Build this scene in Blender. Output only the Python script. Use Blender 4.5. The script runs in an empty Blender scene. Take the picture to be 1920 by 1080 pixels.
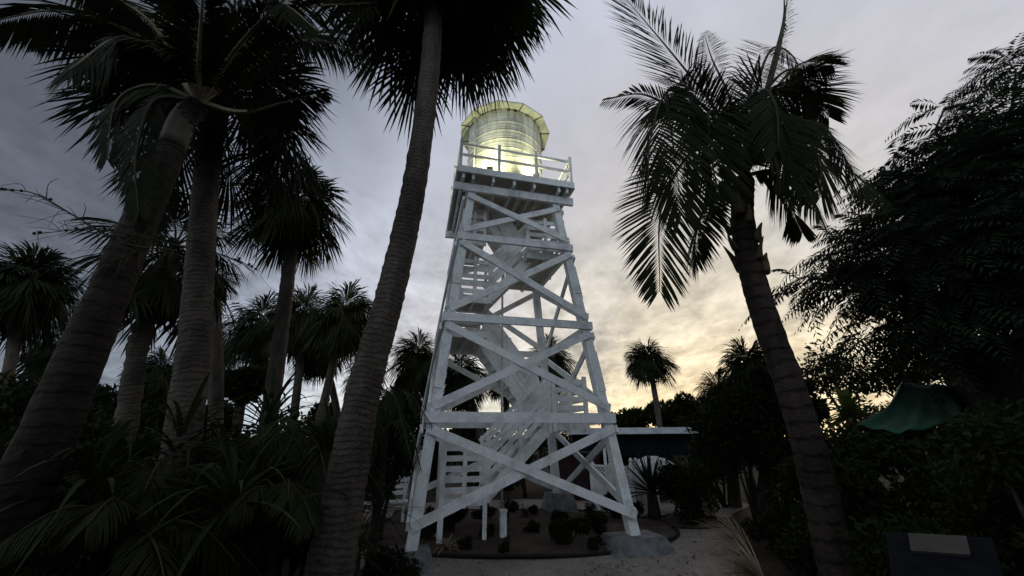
import bpy, math, random
import numpy as np
from mathutils import Vector, Matrix

# ------------------------------------------------------------------ camera, sky, sun, exposure
scene = bpy.context.scene
PITCH, ROLL, FPX, EYE = 0.3785, -0.0072, 710.68, 1.65
cp, sp, cr, sr = math.cos(PITCH), math.sin(PITCH), math.cos(ROLL), math.sin(ROLL)
FW = np.array([0, cp, sp]); UP0 = np.array([0, -sp, cp]); RT0 = np.array([1.0, 0, 0])
RT = cr*RT0 + sr*UP0; UPV = -sr*RT0 + cr*UP0
cam_data = bpy.data.cameras.new('camera')
cam = bpy.data.objects.new('camera', cam_data); scene.collection.objects.link(cam)
cam.matrix_world = Matrix(((RT[0], UPV[0], -FW[0], 0), (RT[1], UPV[1], -FW[1], 0),
                           (RT[2], UPV[2], -FW[2], EYE), (0, 0, 0, 1)))
cam_data.sensor_width = 36.0; cam_data.lens = FPX/1920*36
cam_data.clip_start = 0.05; cam_data.clip_end = 2000
scene.camera = cam
scene.view_settings.view_transform = 'Standard'; scene.view_settings.look = 'None'
scene.view_settings.exposure = 0.74; scene.view_settings.gamma = 1.0
scene.cycles.max_bounces = 6; scene.cycles.transparent_max_bounces = 4

SUN_AZ, SUN_EL = math.radians(29), math.radians(4)      # azimuth from +Y towards +X
SUND = Vector((math.sin(SUN_AZ)*math.cos(SUN_EL), math.cos(SUN_AZ)*math.cos(SUN_EL), math.sin(SUN_EL)))
world = bpy.data.worlds.new('World'); scene.world = world; world.use_nodes = True
def build_world():
    nt = world.node_tree; N = nt.nodes; L = nt.links
    N.clear()
    def math_(op, a, b=None, clamp=False):
        n = N.new('ShaderNodeMath'); n.operation = op; n.use_clamp = clamp
        for i, v in enumerate((a, b)):
            if v is None: continue
            if isinstance(v, (int, float)): n.inputs[i].default_value = v
            else: L.new(v, n.inputs[i])
        return n.outputs[0]
    tc = N.new('ShaderNodeTexCoord'); d = tc.outputs['Generated']
    sep = N.new('ShaderNodeSeparateXYZ'); L.new(d, sep.inputs[0])
    x, y, z = sep.outputs
    dot = N.new('ShaderNodeVectorMath'); dot.operation = 'DOT_PRODUCT'
    L.new(d, dot.inputs[0]); dot.inputs[1].default_value = SUND
    t = math_('MULTIPLY_ADD', dot.outputs['Value'], 0.5); t.node.inputs[2].default_value = 0.5
    # cloud layer coordinates: the layer is a flat ceiling seen in perspective
    den = math_('ADD', math_('MAXIMUM', z, 0.0), 0.22)
    comb = N.new('ShaderNodeCombineXYZ'); L.new(math_('DIVIDE', x, den), comb.inputs[0]); L.new(math_('DIVIDE', y, den), comb.inputs[1])
    def noise(scale, detail, rough, dist=0.0, off=0.0):
        n = N.new('ShaderNodeTexNoise'); n.inputs['Scale'].default_value = scale; n.inputs['Detail'].default_value = detail
        n.inputs['Roughness'].default_value = rough; n.inputs['Distortion'].default_value = dist
        m = N.new('ShaderNodeMapping'); m.inputs['Location'].default_value = (off, off*.7, off*.3); m.inputs['Scale'].default_value = (1.25, 0.85, 1)
        L.new(comb.outputs[0], m.inputs[0]); L.new(m.outputs[0], n.inputs['Vector'])
        return n.outputs['Fac']
    big = noise(0.95, 4, .55, .4, 3.1)
    small = noise(4.2, 7, .58, .35, 8.3)
    fine = noise(11.0, 5, .6, .3, 1.3)
    # warp the angular gradient a little so the bands are cloudy
    tw = math_('ADD', t, math_('MULTIPLY', math_('SUBTRACT', big, 0.5), 0.10))
    ramp = N.new('ShaderNodeValToRGB'); L.new(tw, ramp.inputs[0])
    e = ramp.color_ramp.elements
    stops = SKY_STOPS
    while len(e) < len(stops): e.new(0.5)
    for el, (p, c) in zip(e, stops): el.position = p; el.color = (*c, 1)
    # puffs: strong low over the horizon, faint overhead
    amp = N.new('ShaderNodeMapRange'); L.new(z, amp.inputs[0])
    amp.inputs[1].default_value = 0.22; amp.inputs[2].default_value = 0.60; amp.inputs[3].default_value = 1.0; amp.inputs[4].default_value = 0.16
    puff = math_('ADD', math_('MULTIPLY', math_('SUBTRACT', small, 0.48), 2.1), math_('MULTIPLY', math_('SUBTRACT', fine, 0.5), 0.9))
    puff = math_('ADD', math_('MULTIPLY', math_('MULTIPLY', puff, amp.outputs[0]), 1.0), math_('MULTIPLY', math_('SUBTRACT', big, 0.5), 0.45))
    gain = math_('ADD', puff, 1.0); gain = math_('MAXIMUM', gain, 0.35)
    # band of clear light over the horizon
    hz = math_('POWER', 2.718, math_('MULTIPLY', math_('MAXIMUM', z, 0.0), -9.0))
    mixh = N.new('ShaderNodeMix'); mixh.data_type = 'RGBA'
    L.new(math_('MULTIPLY', hz, 0.8, True), mixh.inputs[0]); L.new(ramp.outputs[0], mixh.inputs[6])
    hr = N.new('ShaderNodeValToRGB'); L.new(t, hr.inputs[0]); eh = hr.color_ramp.elements
    hs = [(0.0, (.78, .88, 1.02)), (.30, (.60, .68, .80)), (.60, (.20, .24, .29)), (.72, (.36, .42, .47)), (.86, (.74, .73, .60)), (.94, (.70, .64, .47)), (1.0, (.84, .68, .36))]
    while len(eh) < len(hs): eh.new(.5)
    for el, (p, c) in zip(eh, hs): el.position = p; el.color = (*c, 1)
    L.new(hr.outputs[0], mixh.inputs[7])
    mul = N.new('ShaderNodeVectorMath'); mul.operation = 'SCALE'
    L.new(mixh.outputs[2], mul.inputs[0]); L.new(gain, mul.inputs['Scale'])
    # clear sky above the cloud deck
    sky = N.new('ShaderNodeTexSky'); sky.sky_type = 'NISHITA'; sky.sun_disc = False
    sky.sun_elevation = SUN_EL; sky.sun_rotation = SUN_AZ
    bg1 = N.new('ShaderNodeBackground'); L.new(sky.outputs[0], bg1.inputs[0]); bg1.inputs[1].default_value = 0.05
    bg2 = N.new('ShaderNodeBackground'); L.new(mul.outputs[0], bg2.inputs[0]); bg2.inputs[1].default_value = 1.0
    mx = N.new('ShaderNodeMixShader'); mx.inputs[0].default_value = 0.92
    L.new(bg1.outputs[0], mx.inputs[1]); L.new(bg2.outputs[0], mx.inputs[2])
    out = N.new('ShaderNodeOutputWorld'); L.new(mx.outputs[0], out.inputs[0])
SKY_STOPS = [(0.0, (.56, .63, .73)), (.28, (.54, .61, .71)), (.48, (.075, .083, .105)), (.60, (.065, .072, .092)),
             (.70, (.18, .197, .242)), (.79, (.345, .365, .43)), (.87, (.35, .348, .385)), (.93, (.365, .352, .358)), (.97, (.40, .375, .34)), (1.0, (.45, .40, .31))]
build_world()
sun_d = bpy.data.lights.new('sun', 'SUN'); sun_d.energy = 0.5; sun_d.angle = math.radians(14); sun_d.color = (1, .82, .58)
sun = bpy.data.objects.new('sun', sun_d); scene.collection.objects.link(sun)
sun.rotation_euler = (-SUND).to_track_quat('-Z', 'Y').to_euler()

# ------------------------------------------------------------------ helpers
COL = scene.collection
def ray(px, py): return FW + RT*((px-960)/FPX) - UPV*((py-540)/FPX)
def at(px, py, Y):
    d = ray(px, py); return np.array([0, 0, EYE]) + d*(Y/d[1])
def ground(px, py, z=0.0):
    d = ray(px, py); return np.array([0, 0, EYE]) + d*((z-EYE)/d[2])

class MB:
    def __init__(s): s.v = []; s.f = []; s.uv = []; s.n = 0; s.hasuv = False
    def add(s, verts, faces, uvs=None):
        verts = np.asarray(verts, float); o = s.n
        s.v.append(verts); s.n += len(verts)
        s.f += [tuple(i+o for i in f) for f in faces]
        s.uv.append(np.asarray(uvs, float) if uvs is not None else np.zeros((len(verts), 2)))
        if uvs is not None: s.hasuv = True
    def box(s, c, hs, rot=None):
        c = np.asarray(c, float); h = np.asarray(hs, float)
        v = np.array([[x, y, z] for z in (-1, 1) for y in (-1, 1) for x in (-1, 1)])*h
        if rot is not None: v = v@np.asarray(rot).T
        s.add(v+c, [(0, 2, 3, 1), (4, 5, 7, 6), (0, 1, 5, 4), (2, 6, 7, 3), (0, 4, 6, 2), (1, 3, 7, 5)])
    def bar(s, a, b, w, t, nrm):
        """a board from a to b; w = width seen along nrm, t = thickness along nrm"""
        a = np.asarray(a, float); b = np.asarray(b, float); d = b-a; L = np.linalg.norm(d); d = d/L
        n = np.asarray(nrm, float); n = n-d*(n@d); n /= np.linalg.norm(n); q = np.cross(d, n)
        s.box((a+b)/2, (L/2, t/2, w/2), np.stack([d, n, q], 1))
    def tube(s, pts, rad, sides=12, cap=True, uvscale=1.0, bumps=None):
        pts = np.asarray(pts, float); n = len(pts); rad = np.broadcast_to(np.asarray(rad, float), (n,))
        tan = np.gradient(pts, axis=0); tan /= np.linalg.norm(tan, axis=1)[:, None]+1e-12
        ref = np.array([0.3, 0.9, 0.1]) if abs(tan[0][1]) < .8 else np.array([1.0, 0, 0.1])
        A = np.linspace(0, 2*np.pi, sides, endpoint=False); V = []; UV = []
        L = np.concatenate([[0], np.cumsum(np.linalg.norm(np.diff(pts, axis=0), axis=1))])
        for i in range(n):
            t = tan[i]; u = ref-t*(ref@t); u /= np.linalg.norm(u); w = np.cross(t, u); ref = u
            r = rad[i] if bumps is None else rad[i]*bumps[i]
            V.append(pts[i]+(np.cos(A)[:, None]*u+np.sin(A)[:, None]*w)*(np.asarray(r).reshape(-1, 1)))
            UV.append(np.stack([A/(2*np.pi)*1.0, np.full(sides, L[i])*uvscale], 1))
        F = []
        for i in range(n-1):
            for j in range(sides):
                k = (j+1) % sides
                F.append((i*sides+j, i*sides+k, (i+1)*sides+k, (i+1)*sides+j))
        if cap: F += [tuple(range(sides-1, -1, -1)), tuple(range((n-1)*sides, n*sides))]
        s.add(np.concatenate(V), F, np.concatenate(UV))
    def cyl(s, a, b, r0, r1=None, sides=16): s.tube([a, b], [r0, r0 if r1 is None else r1], sides)
    def build(s, name, mat, parent=None, smooth=False):
        me = bpy.data.meshes.new(name)
        V = np.concatenate(s.v) if s.v else np.zeros((0, 3))
        if parent is not None: V = V-np.array(list(parent['_org']) if '_org' in parent else [0, 0, 0])
        me.from_pydata(V.tolist(), [], s.f)
        if s.hasuv:
            uvl = me.uv_layers.new(name='UVMap'); UV = np.concatenate(s.uv)
            li = np.zeros(len(me.loops), dtype=np.int32); me.loops.foreach_get('vertex_index', li)
            uvl.data.foreach_set('uv', UV[li].ravel())
        me.materials.append(mat)
        if smooth: me.polygons.foreach_set('use_smooth', [True]*len(me.polygons))
        o = bpy.data.objects.new(name, me); COL.objects.link(o)
        if parent is not None:
            o.parent = parent; o['_org'] = list(parent['_org']) if '_org' in parent else [0.0, 0.0, 0.0]
        return o
def thing(name, label, cat, loc=(0, 0, 0), group=None):
    o = bpy.data.objects.new(name, None); COL.objects.link(o); o.location = [float(c) for c in loc]
    o.matrix_world = Matrix.Translation(o.location); o.empty_display_size = .1
    o['label'] = label; o['category'] = cat; o['_org'] = [float(c) for c in loc]
    if group: o['group'] = group
    return o
def tag(o, label=None, cat=None, group=None, kind=None):
    if label: o['label'] = label
    if cat: o['category'] = cat
    if group: o['group'] = group
    if kind: o['kind'] = kind
    return o
def spline(pts, n):
    """Catmull-Rom through pts, n samples"""
    P = np.asarray(pts, float)
    if len(P) == 2: return P[0]+(P[1]-P[0])*np.linspace(0, 1, n)[:, None]
    P = np.vstack([2*P[0]-P[1], P, 2*P[-1]-P[-2]]); m = len(P)-3
    T = np.linspace(0, m-1e-9, n); i = T.astype(int); t = (T-i)[:, None]
    a, b, c, d = P[i], P[i+1], P[i+2], P[i+3]
    return .5*(2*b+(c-a)*t+(2*a-5*b+4*c-d)*t**2+(3*b-a-3*c+d)*t**3)
def unit(v): v = np.asarray(v, float); return v/(np.linalg.norm(v)+1e-12)

# ------------------------------------------------------------------ materials
def mat_base(name, rough=.7, spec=.3):
    m = bpy.data.materials.new(name); m.use_nodes = True; nt = m.node_tree
    b = nt.nodes['Principled BSDF']; b.inputs['Roughness'].default_value = rough; b.inputs['Specular IOR Level'].default_value = spec
    return m, nt, b
def ramp_noise(nt, c0, c1, scale, detail=5, coord='Object', lo=.35, hi=.65, stretch=None):
    tc = nt.nodes.new('ShaderNodeTexCoord'); n = nt.nodes.new('ShaderNodeTexNoise')
    n.inputs['Scale'].default_value = scale; n.inputs['Detail'].default_value = detail; n.inputs['Roughness'].default_value = .6
    src = tc.outputs[coord]
    if stretch:
        mp = nt.nodes.new('ShaderNodeMapping'); mp.inputs['Scale'].default_value = stretch
        nt.links.new(src, mp.inputs[0]); src = mp.outputs[0]
    nt.links.new(src, n.inputs['Vector'])
    r = nt.nodes.new('ShaderNodeValToRGB'); r.color_ramp.elements[0].position = lo; r.color_ramp.elements[1].position = hi
    r.color_ramp.elements[0].color = (*c0, 1); r.color_ramp.elements[1].color = (*c1, 1)
    nt.links.new(n.outputs['Fac'], r.inputs[0]); return r.outputs[0], n.outputs['Fac']
def bump(nt, b, h, strength, dist=.02):
    n = nt.nodes.new('ShaderNodeBump'); n.inputs['Strength'].default_value = strength; n.inputs['Distance'].default_value = dist
    nt.links.new(h, n.inputs['Height']); nt.links.new(n.outputs[0], b.inputs['Normal'])
def noise_mat(name, c0, c1, scale, rough=.75, bmp=.3, spec=.12, dist=.02, stretch=None, lo=.35, hi=.65):
    m, nt, b = mat_base(name, rough, spec)
    c, f = ramp_noise(nt, c0, c1, scale, stretch=stretch, lo=lo, hi=hi); nt.links.new(c, b.inputs['Base Color'])
    if bmp: bump(nt, b, f, bmp, dist)
    return m
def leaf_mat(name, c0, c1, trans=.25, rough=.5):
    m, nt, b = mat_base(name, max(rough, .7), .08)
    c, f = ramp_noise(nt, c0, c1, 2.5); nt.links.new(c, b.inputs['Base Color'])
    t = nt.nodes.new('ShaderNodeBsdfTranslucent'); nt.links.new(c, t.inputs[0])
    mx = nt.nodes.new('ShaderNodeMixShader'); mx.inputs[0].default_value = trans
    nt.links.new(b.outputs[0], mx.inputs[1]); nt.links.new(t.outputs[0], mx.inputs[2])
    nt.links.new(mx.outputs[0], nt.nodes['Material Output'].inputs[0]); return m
def paint_mat(name, base, dirt):
    """weathered white paint: fine grain, streaks, worn spots"""
    m, nt, b = mat_base(name, .6, .35)
    c1, f1 = ramp_noise(nt, dirt, base, 3.2, 8, lo=.30, hi=.52)
    c2, f2 = ramp_noise(nt, (.66, .66, .66), (1, 1, 1), 38, 4, lo=.30, hi=.50)
    mx = nt.nodes.new('ShaderNodeMix'); mx.data_type = 'RGBA'; mx.blend_type = 'MULTIPLY'; mx.inputs[0].default_value = .55
    nt.links.new(c1, mx.inputs[6]); nt.links.new(c2, mx.inputs[7])
    c3, f3 = ramp_noise(nt, (0, 0, 0), (1, 1, 1), 5.5, 8, lo=.60, hi=.74, stretch=(1.4, 1.4, .5))
    m2 = nt.nodes.new('ShaderNodeMix'); m2.data_type = 'RGBA'; sc = nt.nodes.new('ShaderNodeMath'); sc.operation = 'MULTIPLY'; sc.inputs[1].default_value = .38
    nt.links.new(c3, sc.inputs[0]); nt.links.new(sc.outputs[0], m2.inputs[0]); nt.links.new(mx.outputs[2], m2.inputs[6]); m2.inputs[7].default_value = (.20, .17, .13, 1)
    nt.links.new(m2.outputs[2], b.inputs['Base Color'])
    bump(nt, b, f2, .35, .006); return m
def trunk_mat(name, c0, c1, cdark, ring_scale, ring_str=.8):
    m, nt, b = mat_base(name, .9, .15)
    uv = nt.nodes.new('ShaderNodeUVMap'); sep = nt.nodes.new('ShaderNodeSeparateXYZ'); nt.links.new(uv.outputs[0], sep.inputs[0])
    tc = nt.nodes.new('ShaderNodeTexCoord')
    n1 = nt.nodes.new('ShaderNodeTexNoise'); n1.inputs['Scale'].default_value = 3.4; n1.inputs['Detail'].default_value = 8; n1.inputs['Roughness'].default_value = .72
    nt.links.new(tc.outputs['Object'], n1.inputs['Vector'])
    ad = nt.nodes.new('ShaderNodeMath'); ad.operation = 'MULTIPLY_ADD'; nt.links.new(n1.outputs['Fac'], ad.inputs[0]); ad.inputs[1].default_value = .22
    nt.links.new(sep.outputs[1], ad.inputs[2])
    mm = nt.nodes.new('ShaderNodeMath'); mm.operation = 'MULTIPLY'; nt.links.new(ad.outputs[0], mm.inputs[0]); mm.inputs[1].default_value = ring_scale
    fr = nt.nodes.new('ShaderNodeMath'); fr.operation = 'FRACT'; nt.links.new(mm.outputs[0], fr.inputs[0])
    rr = nt.nodes.new('ShaderNodeValToRGB'); e = rr.color_ramp.elements; e[0].position = 0; e[0].color = (0, 0, 0, 1); e[1].position = .22; e[1].color = (1, 1, 1, 1)
    x = e.new(.86); x.color = (1, 1, 1, 1); x = e.new(1.0); x.color = (.15, .15, .15, 1)
    nt.links.new(fr.outputs[0], rr.inputs[0])
    c, f = ramp_noise(nt, c0, c1, 7, 8, lo=.3, hi=.7, stretch=(1.6, 1.6, .5))
    mx = nt.nodes.new('ShaderNodeMix'); mx.data_type = 'RGBA'
    mg = nt.nodes.new('ShaderNodeMath'); mg.operation = 'MULTIPLY_ADD'; nt.links.new(rr.outputs[0], mg.inputs[0]); mg.inputs[1].default_value = ring_str; mg.inputs[2].default_value = 1-ring_str
    nz = nt.nodes.new('ShaderNodeTexNoise'); nz.inputs['Scale'].default_value = 5.5; nz.inputs['Detail'].default_value = 5; nt.links.new(tc.outputs['Object'], nz.inputs['Vector'])
    nm = nt.nodes.new('ShaderNodeMapRange'); nt.links.new(nz.outputs['Fac'], nm.inputs[0]); nm.inputs[1].default_value = .42; nm.inputs[2].default_value = .60
    mxx = nt.nodes.new('ShaderNodeMath'); mxx.operation = 'MAXIMUM'; nt.links.new(rr.outputs[0], mxx.inputs[0]); nt.links.new(nm.outputs[0], mxx.inputs[1]); nt.links.new(mxx.outputs[0], mg.inputs[0])
    nt.links.new(mg.outputs[0], mx.inputs[0]); mx.inputs[6].default_value = (*cdark, 1); nt.links.new(c, mx.inputs[7])
    cs, fs = ramp_noise(nt, (.42, .40, .38), (1.15, 1.12, 1.05), 1.7, 7, lo=.36, hi=.62, stretch=(1, 1, .6))
    mst = nt.nodes.new('ShaderNodeMix'); mst.data_type = 'RGBA'; mst.blend_type = 'MULTIPLY'; mst.inputs[0].default_value = .85
    nt.links.new(mx.outputs[2], mst.inputs[6]); nt.links.new(cs, mst.inputs[7]); nt.links.new(mst.outputs[2], b.inputs['Base Color'])
    n2 = nt.nodes.new('ShaderNodeTexNoise'); n2.inputs['Scale'].default_value = 26; n2.inputs['Detail'].default_value = 5
    nt.links.new(tc.outputs['Object'], n2.inputs['Vector'])
    hs = nt.nodes.new('ShaderNodeMath'); hs.operation = 'MULTIPLY_ADD'; nt.links.new(rr.outputs[0], hs.inputs[0]); hs.inputs[1].default_value = .6; nt.links.new(n2.outputs['Fac'], hs.inputs[2])
    bump(nt, b, hs.outputs[0], .8, .025); return m

M = {}
M['paint'] = paint_mat('white weathered paint', (.80, .82, .82), (.50, .51, .50))
M['soffit'] = noise_mat('bare grey boards', (.50, .46, .40), (.68, .64, .56), 5, .85, .4, stretch=(1, 6, 1))
M['bolt'] = noise_mat('galvanised bolt', (.25, .26, .27), (.42, .43, .44), 30, .45, 0)
M['steel_white'] = noise_mat('white painted pipe', (.5, .46, .38), (.72, .70, .64), 9, .6, .1)
M['concrete'] = noise_mat('stained grey concrete', (.085, .086, .088), (.20, .20, .20), 5, .9, .7)
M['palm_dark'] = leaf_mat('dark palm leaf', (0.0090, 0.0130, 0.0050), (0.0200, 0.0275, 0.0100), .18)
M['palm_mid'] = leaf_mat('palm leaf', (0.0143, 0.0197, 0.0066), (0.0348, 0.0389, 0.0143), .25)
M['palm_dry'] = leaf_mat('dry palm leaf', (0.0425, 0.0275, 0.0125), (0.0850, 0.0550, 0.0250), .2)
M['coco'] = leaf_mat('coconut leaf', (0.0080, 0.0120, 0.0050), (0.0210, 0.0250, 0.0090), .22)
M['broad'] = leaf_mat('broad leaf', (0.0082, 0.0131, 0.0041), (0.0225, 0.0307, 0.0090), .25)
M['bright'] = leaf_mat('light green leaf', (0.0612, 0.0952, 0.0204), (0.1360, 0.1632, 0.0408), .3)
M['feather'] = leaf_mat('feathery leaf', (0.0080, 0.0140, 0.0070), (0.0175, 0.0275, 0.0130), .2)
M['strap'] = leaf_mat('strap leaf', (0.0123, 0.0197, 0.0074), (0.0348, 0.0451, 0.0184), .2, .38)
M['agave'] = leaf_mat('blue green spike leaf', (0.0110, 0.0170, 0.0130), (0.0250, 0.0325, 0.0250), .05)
M['straw'] = leaf_mat('straw grass', (0.2176, 0.1768, 0.1224), (0.4624, 0.3944, 0.2992), .25)
M['petiole'] = noise_mat('pale leaf stem', (0.1088, 0.0884, 0.0544), (0.2040, 0.1700, 0.1088), 5, .6, .1)
M['petiole_dk'] = noise_mat('dark leaf stem', (0.0238, 0.0238, 0.0109), (0.0476, 0.0442, 0.0204), 5, .6, .1)
M['trunk_ring'] = trunk_mat('ringed grey trunk', (0.0267, 0.0214, 0.0183), (0.0513, 0.0424, 0.0357), (0.0098, 0.0076, 0.0062), 8.5, .28)
M['trunk_smooth'] = trunk_mat('smooth ringed trunk', (0.0224, 0.0173, 0.0148), (0.0432, 0.0346, 0.0295), (0.0153, 0.0122, 0.0102), 8.5, .22)
M['trunk_sabal'] = trunk_mat('rough grey trunk', (0.0550, 0.0465, 0.0402), (0.1132, 0.0970, 0.0828), (0.0207, 0.0168, 0.0135), 17, .24)
M['trunk_coco'] = trunk_mat('banded coconut trunk', (0.0251, 0.0189, 0.0156), (0.0502, 0.0402, 0.0335), (0.0056, 0.0039, 0.0034), 6.2, .9)
M['bark'] = noise_mat('dark bark', (0.0204, 0.0163, 0.0122), (0.0476, 0.0381, 0.0299), 9, .9, .7, stretch=(1, 1, .3))
M['boot'] = noise_mat('old leaf base', (0.0612, 0.0442, 0.0286), (0.1428, 0.1054, 0.0680), 8, .9, .6)

# ------------------------------------------------------------------ ground
def grid(x0, x1, y0, y1, nx, ny, zf):
    xs = np.linspace(x0, x1, nx); ys = np.linspace(y0, y1, ny); X, Y = np.meshgrid(xs, ys); Z = zf(X, Y)
    V = np.stack([X, Y, Z], -1).reshape(-1, 3)
    F = [(j*nx+i, j*nx+i+1, (j+1)*nx+i+1, (j+1)*nx+i) for j in range(ny-1) for i in range(nx-1)]
    return V, F
def sand_mat(name, c0, c1, sc):
    m, nt, b = mat_base(name, .95, .1)
    c, f = ramp_noise(nt, c0, c1, sc, 9, lo=.3, hi=.7)
    c2, f2 = ramp_noise(nt, (.45, .42, .40), (1, 1, 1), 24, 6, lo=.34, hi=.56)
    mx = nt.nodes.new('ShaderNodeMix'); mx.data_type = 'RGBA'; mx.blend_type = 'MULTIPLY'; mx.inputs[0].default_value = .8
    nt.links.new(c, mx.inputs[6]); nt.links.new(c2, mx.inputs[7]); nt.links.new(mx.outputs[2], b.inputs['Base Color'])
    bump(nt, b, f2, .8, .03); return m
M['sand'] = sand_mat('crushed shell path', (0.1849, 0.1602, 0.1380), (0.3081, 0.2712, 0.2404), 1.3)
M['soil'] = sand_mat('leaf litter', (0.0167, 0.0134, 0.0100), (0.0418, 0.0323, 0.0245), 2.0)
M['mulch'] = sand_mat('bed mulch', (.040, .030, .025), (.098, .076, .063), 2.4)
mb = MB(); v, f = grid(-300, 300, -60, 500, 61, 57, lambda X, Y: X*0); mb.add(v, f)
tag(mb.build('ground', M['soil']), kind='structure')
def sheet(name, mat, pts, z, mid=None):
    mb = MB(); P = [(p[0], p[1], z) for p in pts]; c = np.mean(P, 0)
    mb.add([c]+P, [(0, i+1, (i+1) % len(P)+1) for i in range(len(P))]); return mb.build(name, mat)
rng = random.Random(4)
outline = [(-.9, .2), (-.8, 3), (-1.5, 5.6), (-2.6, 6.6), (-3.6, 7.4), (-4.4, 9.2), (-4.0, 11.2), (-2.0, 12.2), (1.0, 12.6), (4, 12.4),
           (6.2, 11.6), (5.0, 10.0), (4.3, 8.8), (3.9, 7.6), (3.1, 6.4), (2.6, 5.2), (2.0, 3.2), (1.8, .2)]
tag(sheet('path', M['sand'], spline(outline+[outline[0]], 120), .004), kind='structure')

# ------------------------------------------------------------------ the round bed under the tower
BC, BRX, BRY = (.05, 8.62), 3.05, 1.98
def ell(a, k=1.0): return (BC[0]+BRX*k*math.cos(a), BC[1]+BRY*k*math.sin(a))
A = np.linspace(0, 2*np.pi, 97)[:-1]
mb = MB(); rings = [1.0, .97, .8, .5, .2]; V = []
nr = np.random.RandomState(3)
for k in rings:
    for a in A:
        x, y = ell(a, k); V.append((x, y, .012 if k == 1 else .05+.05*(1-k)+nr.uniform(-.012, .012)))
V.append((BC[0], BC[1], .1)); n = len(A); F = []
for r in range(len(rings)-1):
    for i in range(n): F.append((r*n+i, r*n+(i+1) % n, (r+1)*n+(i+1) % n, (r+1)*n+i))
F += [((len(rings)-1)*n+i, (len(rings)-1)*n+(i+1) % n, len(V)-1) for i in range(n)]
mb.add(V, F); bed = mb.build('planting_bed', M['mulch'], smooth=True); tag(bed, kind='structure')
mb = MB(); pts = [(*ell(a, 1.006), .04+.012*math.sin(a*7)) for a in np.append(A, A[0])]
mb.tube(pts, .028, 6, cap=False)
tag(mb.build('bed_edging', noise_mat('black edging', (.008, .007, .006), (.02, .018, .016), 12, .7, .2), smooth=True),
    'low black edging strip curving round the mulched bed under the tower', 'edging')

# ------------------------------------------------------------------ water tower
TX, TY, TROT, A0, TK = -.1771, 8.3641, .2444, 1.8328, .1117
ct, st = math.cos(TROT), math.sin(TROT)
TM = np.array([[ct, -st, 0], [st, ct, 0], [0, 0, 1.0]])
def tw(u, v, z): return TM@np.array([u, v, z], float)+np.array([TX, TY, 0])
def half(z): return A0-TK*z
Z1, Z2, Z3, Z4 = 1.98, 3.73, 5.55, 6.83
tower = thing('water_tower', 'tall white timber water tower with crossed braces, inner stairs and a lit tank on top', 'water tower', (TX, TY, 0))
PA = M['paint']
def tbox(mb, u0, u1, v0, v1, z0, z1):
    mb.box(tw((u0+u1)/2, (v0+v1)/2, (z0+z1)/2), (abs(u1-u0)/2, abs(v1-v0)/2, abs(z1-z0)/2), TM)
def tbar(mb, a, b, w, t, n): mb.bar(tw(*a), tw(*b), w, t, TM@np.array(n, float))
def bolts(mb, pts, n, r=.014):
    n = TM@unit(n)
    for p in pts:
        q = tw(*p); mb.cyl(q-n*.01, q+n*.014, r, r*.8, 8)
# legs
LW = .165
def legpt(ix, iy, z, inset=LW/2): a = half(z)-inset; return (ix*a, iy*a, z)
for ix, iy in ((-1, -1), (1, -1), (1, 1), (-1, 1)):
    z0 = .42 if (ix, iy) == (1, 1) else .2
    mb = MB(); a, b = legpt(ix, iy, z0), legpt(ix, iy, Z4+.06)
    tbar(mb, a, b, LW, LW, (0, 1, 0))
    if iy == -1:
        P = []
        for k, z in enumerate(np.arange(.62, 6.5, .27)):
            q = legpt(ix, iy, z); P.append((q[0]+(-.03 if k % 2 else .03), q[1]-LW/2-(.025 if (.75 < z < 1.75 and ix < 0) or 2.45 < z < 3.2 or 4.45 < z < 5.05 else 0), z))
        bolts(mb, P, (0, -1, 0))
    lg = mb.build('leg', PA, tower)
    # splice plates and patches
    for k, (za, zb) in enumerate(((.75, 1.75), (4.45, 5.05), (2.45, 3.2))):
        if (ix, iy) not in ((-1, -1), (1, -1)): continue
        o = LW/2+.012
        if k == 0 and ix == 1: continue
        pa = np.array(legpt(ix, iy, za)); pb = np.array(legpt(ix, iy, zb))
        pa[1] -= o; pb[1] -= o
        pa[0] += ix*.02; pb[0] += ix*.02
        mb = MB(); tbar(mb, pa, pb, LW*.86, .026, (0, 1, 0)); mb.build('splice_plate', PA, lg)
        if k == 1 and ix == 1:
            qa = np.array(legpt(ix, iy, za-.1)); qb = np.array(legpt(ix, iy, zb+.05)); qa[0] += o+.002; qb[0] += o+.002
            mb = MB(); tbar(mb, qa, qb, LW*.8, .03, (1, 0, 0)); mb.build('splice_plate', PA, lg)
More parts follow.
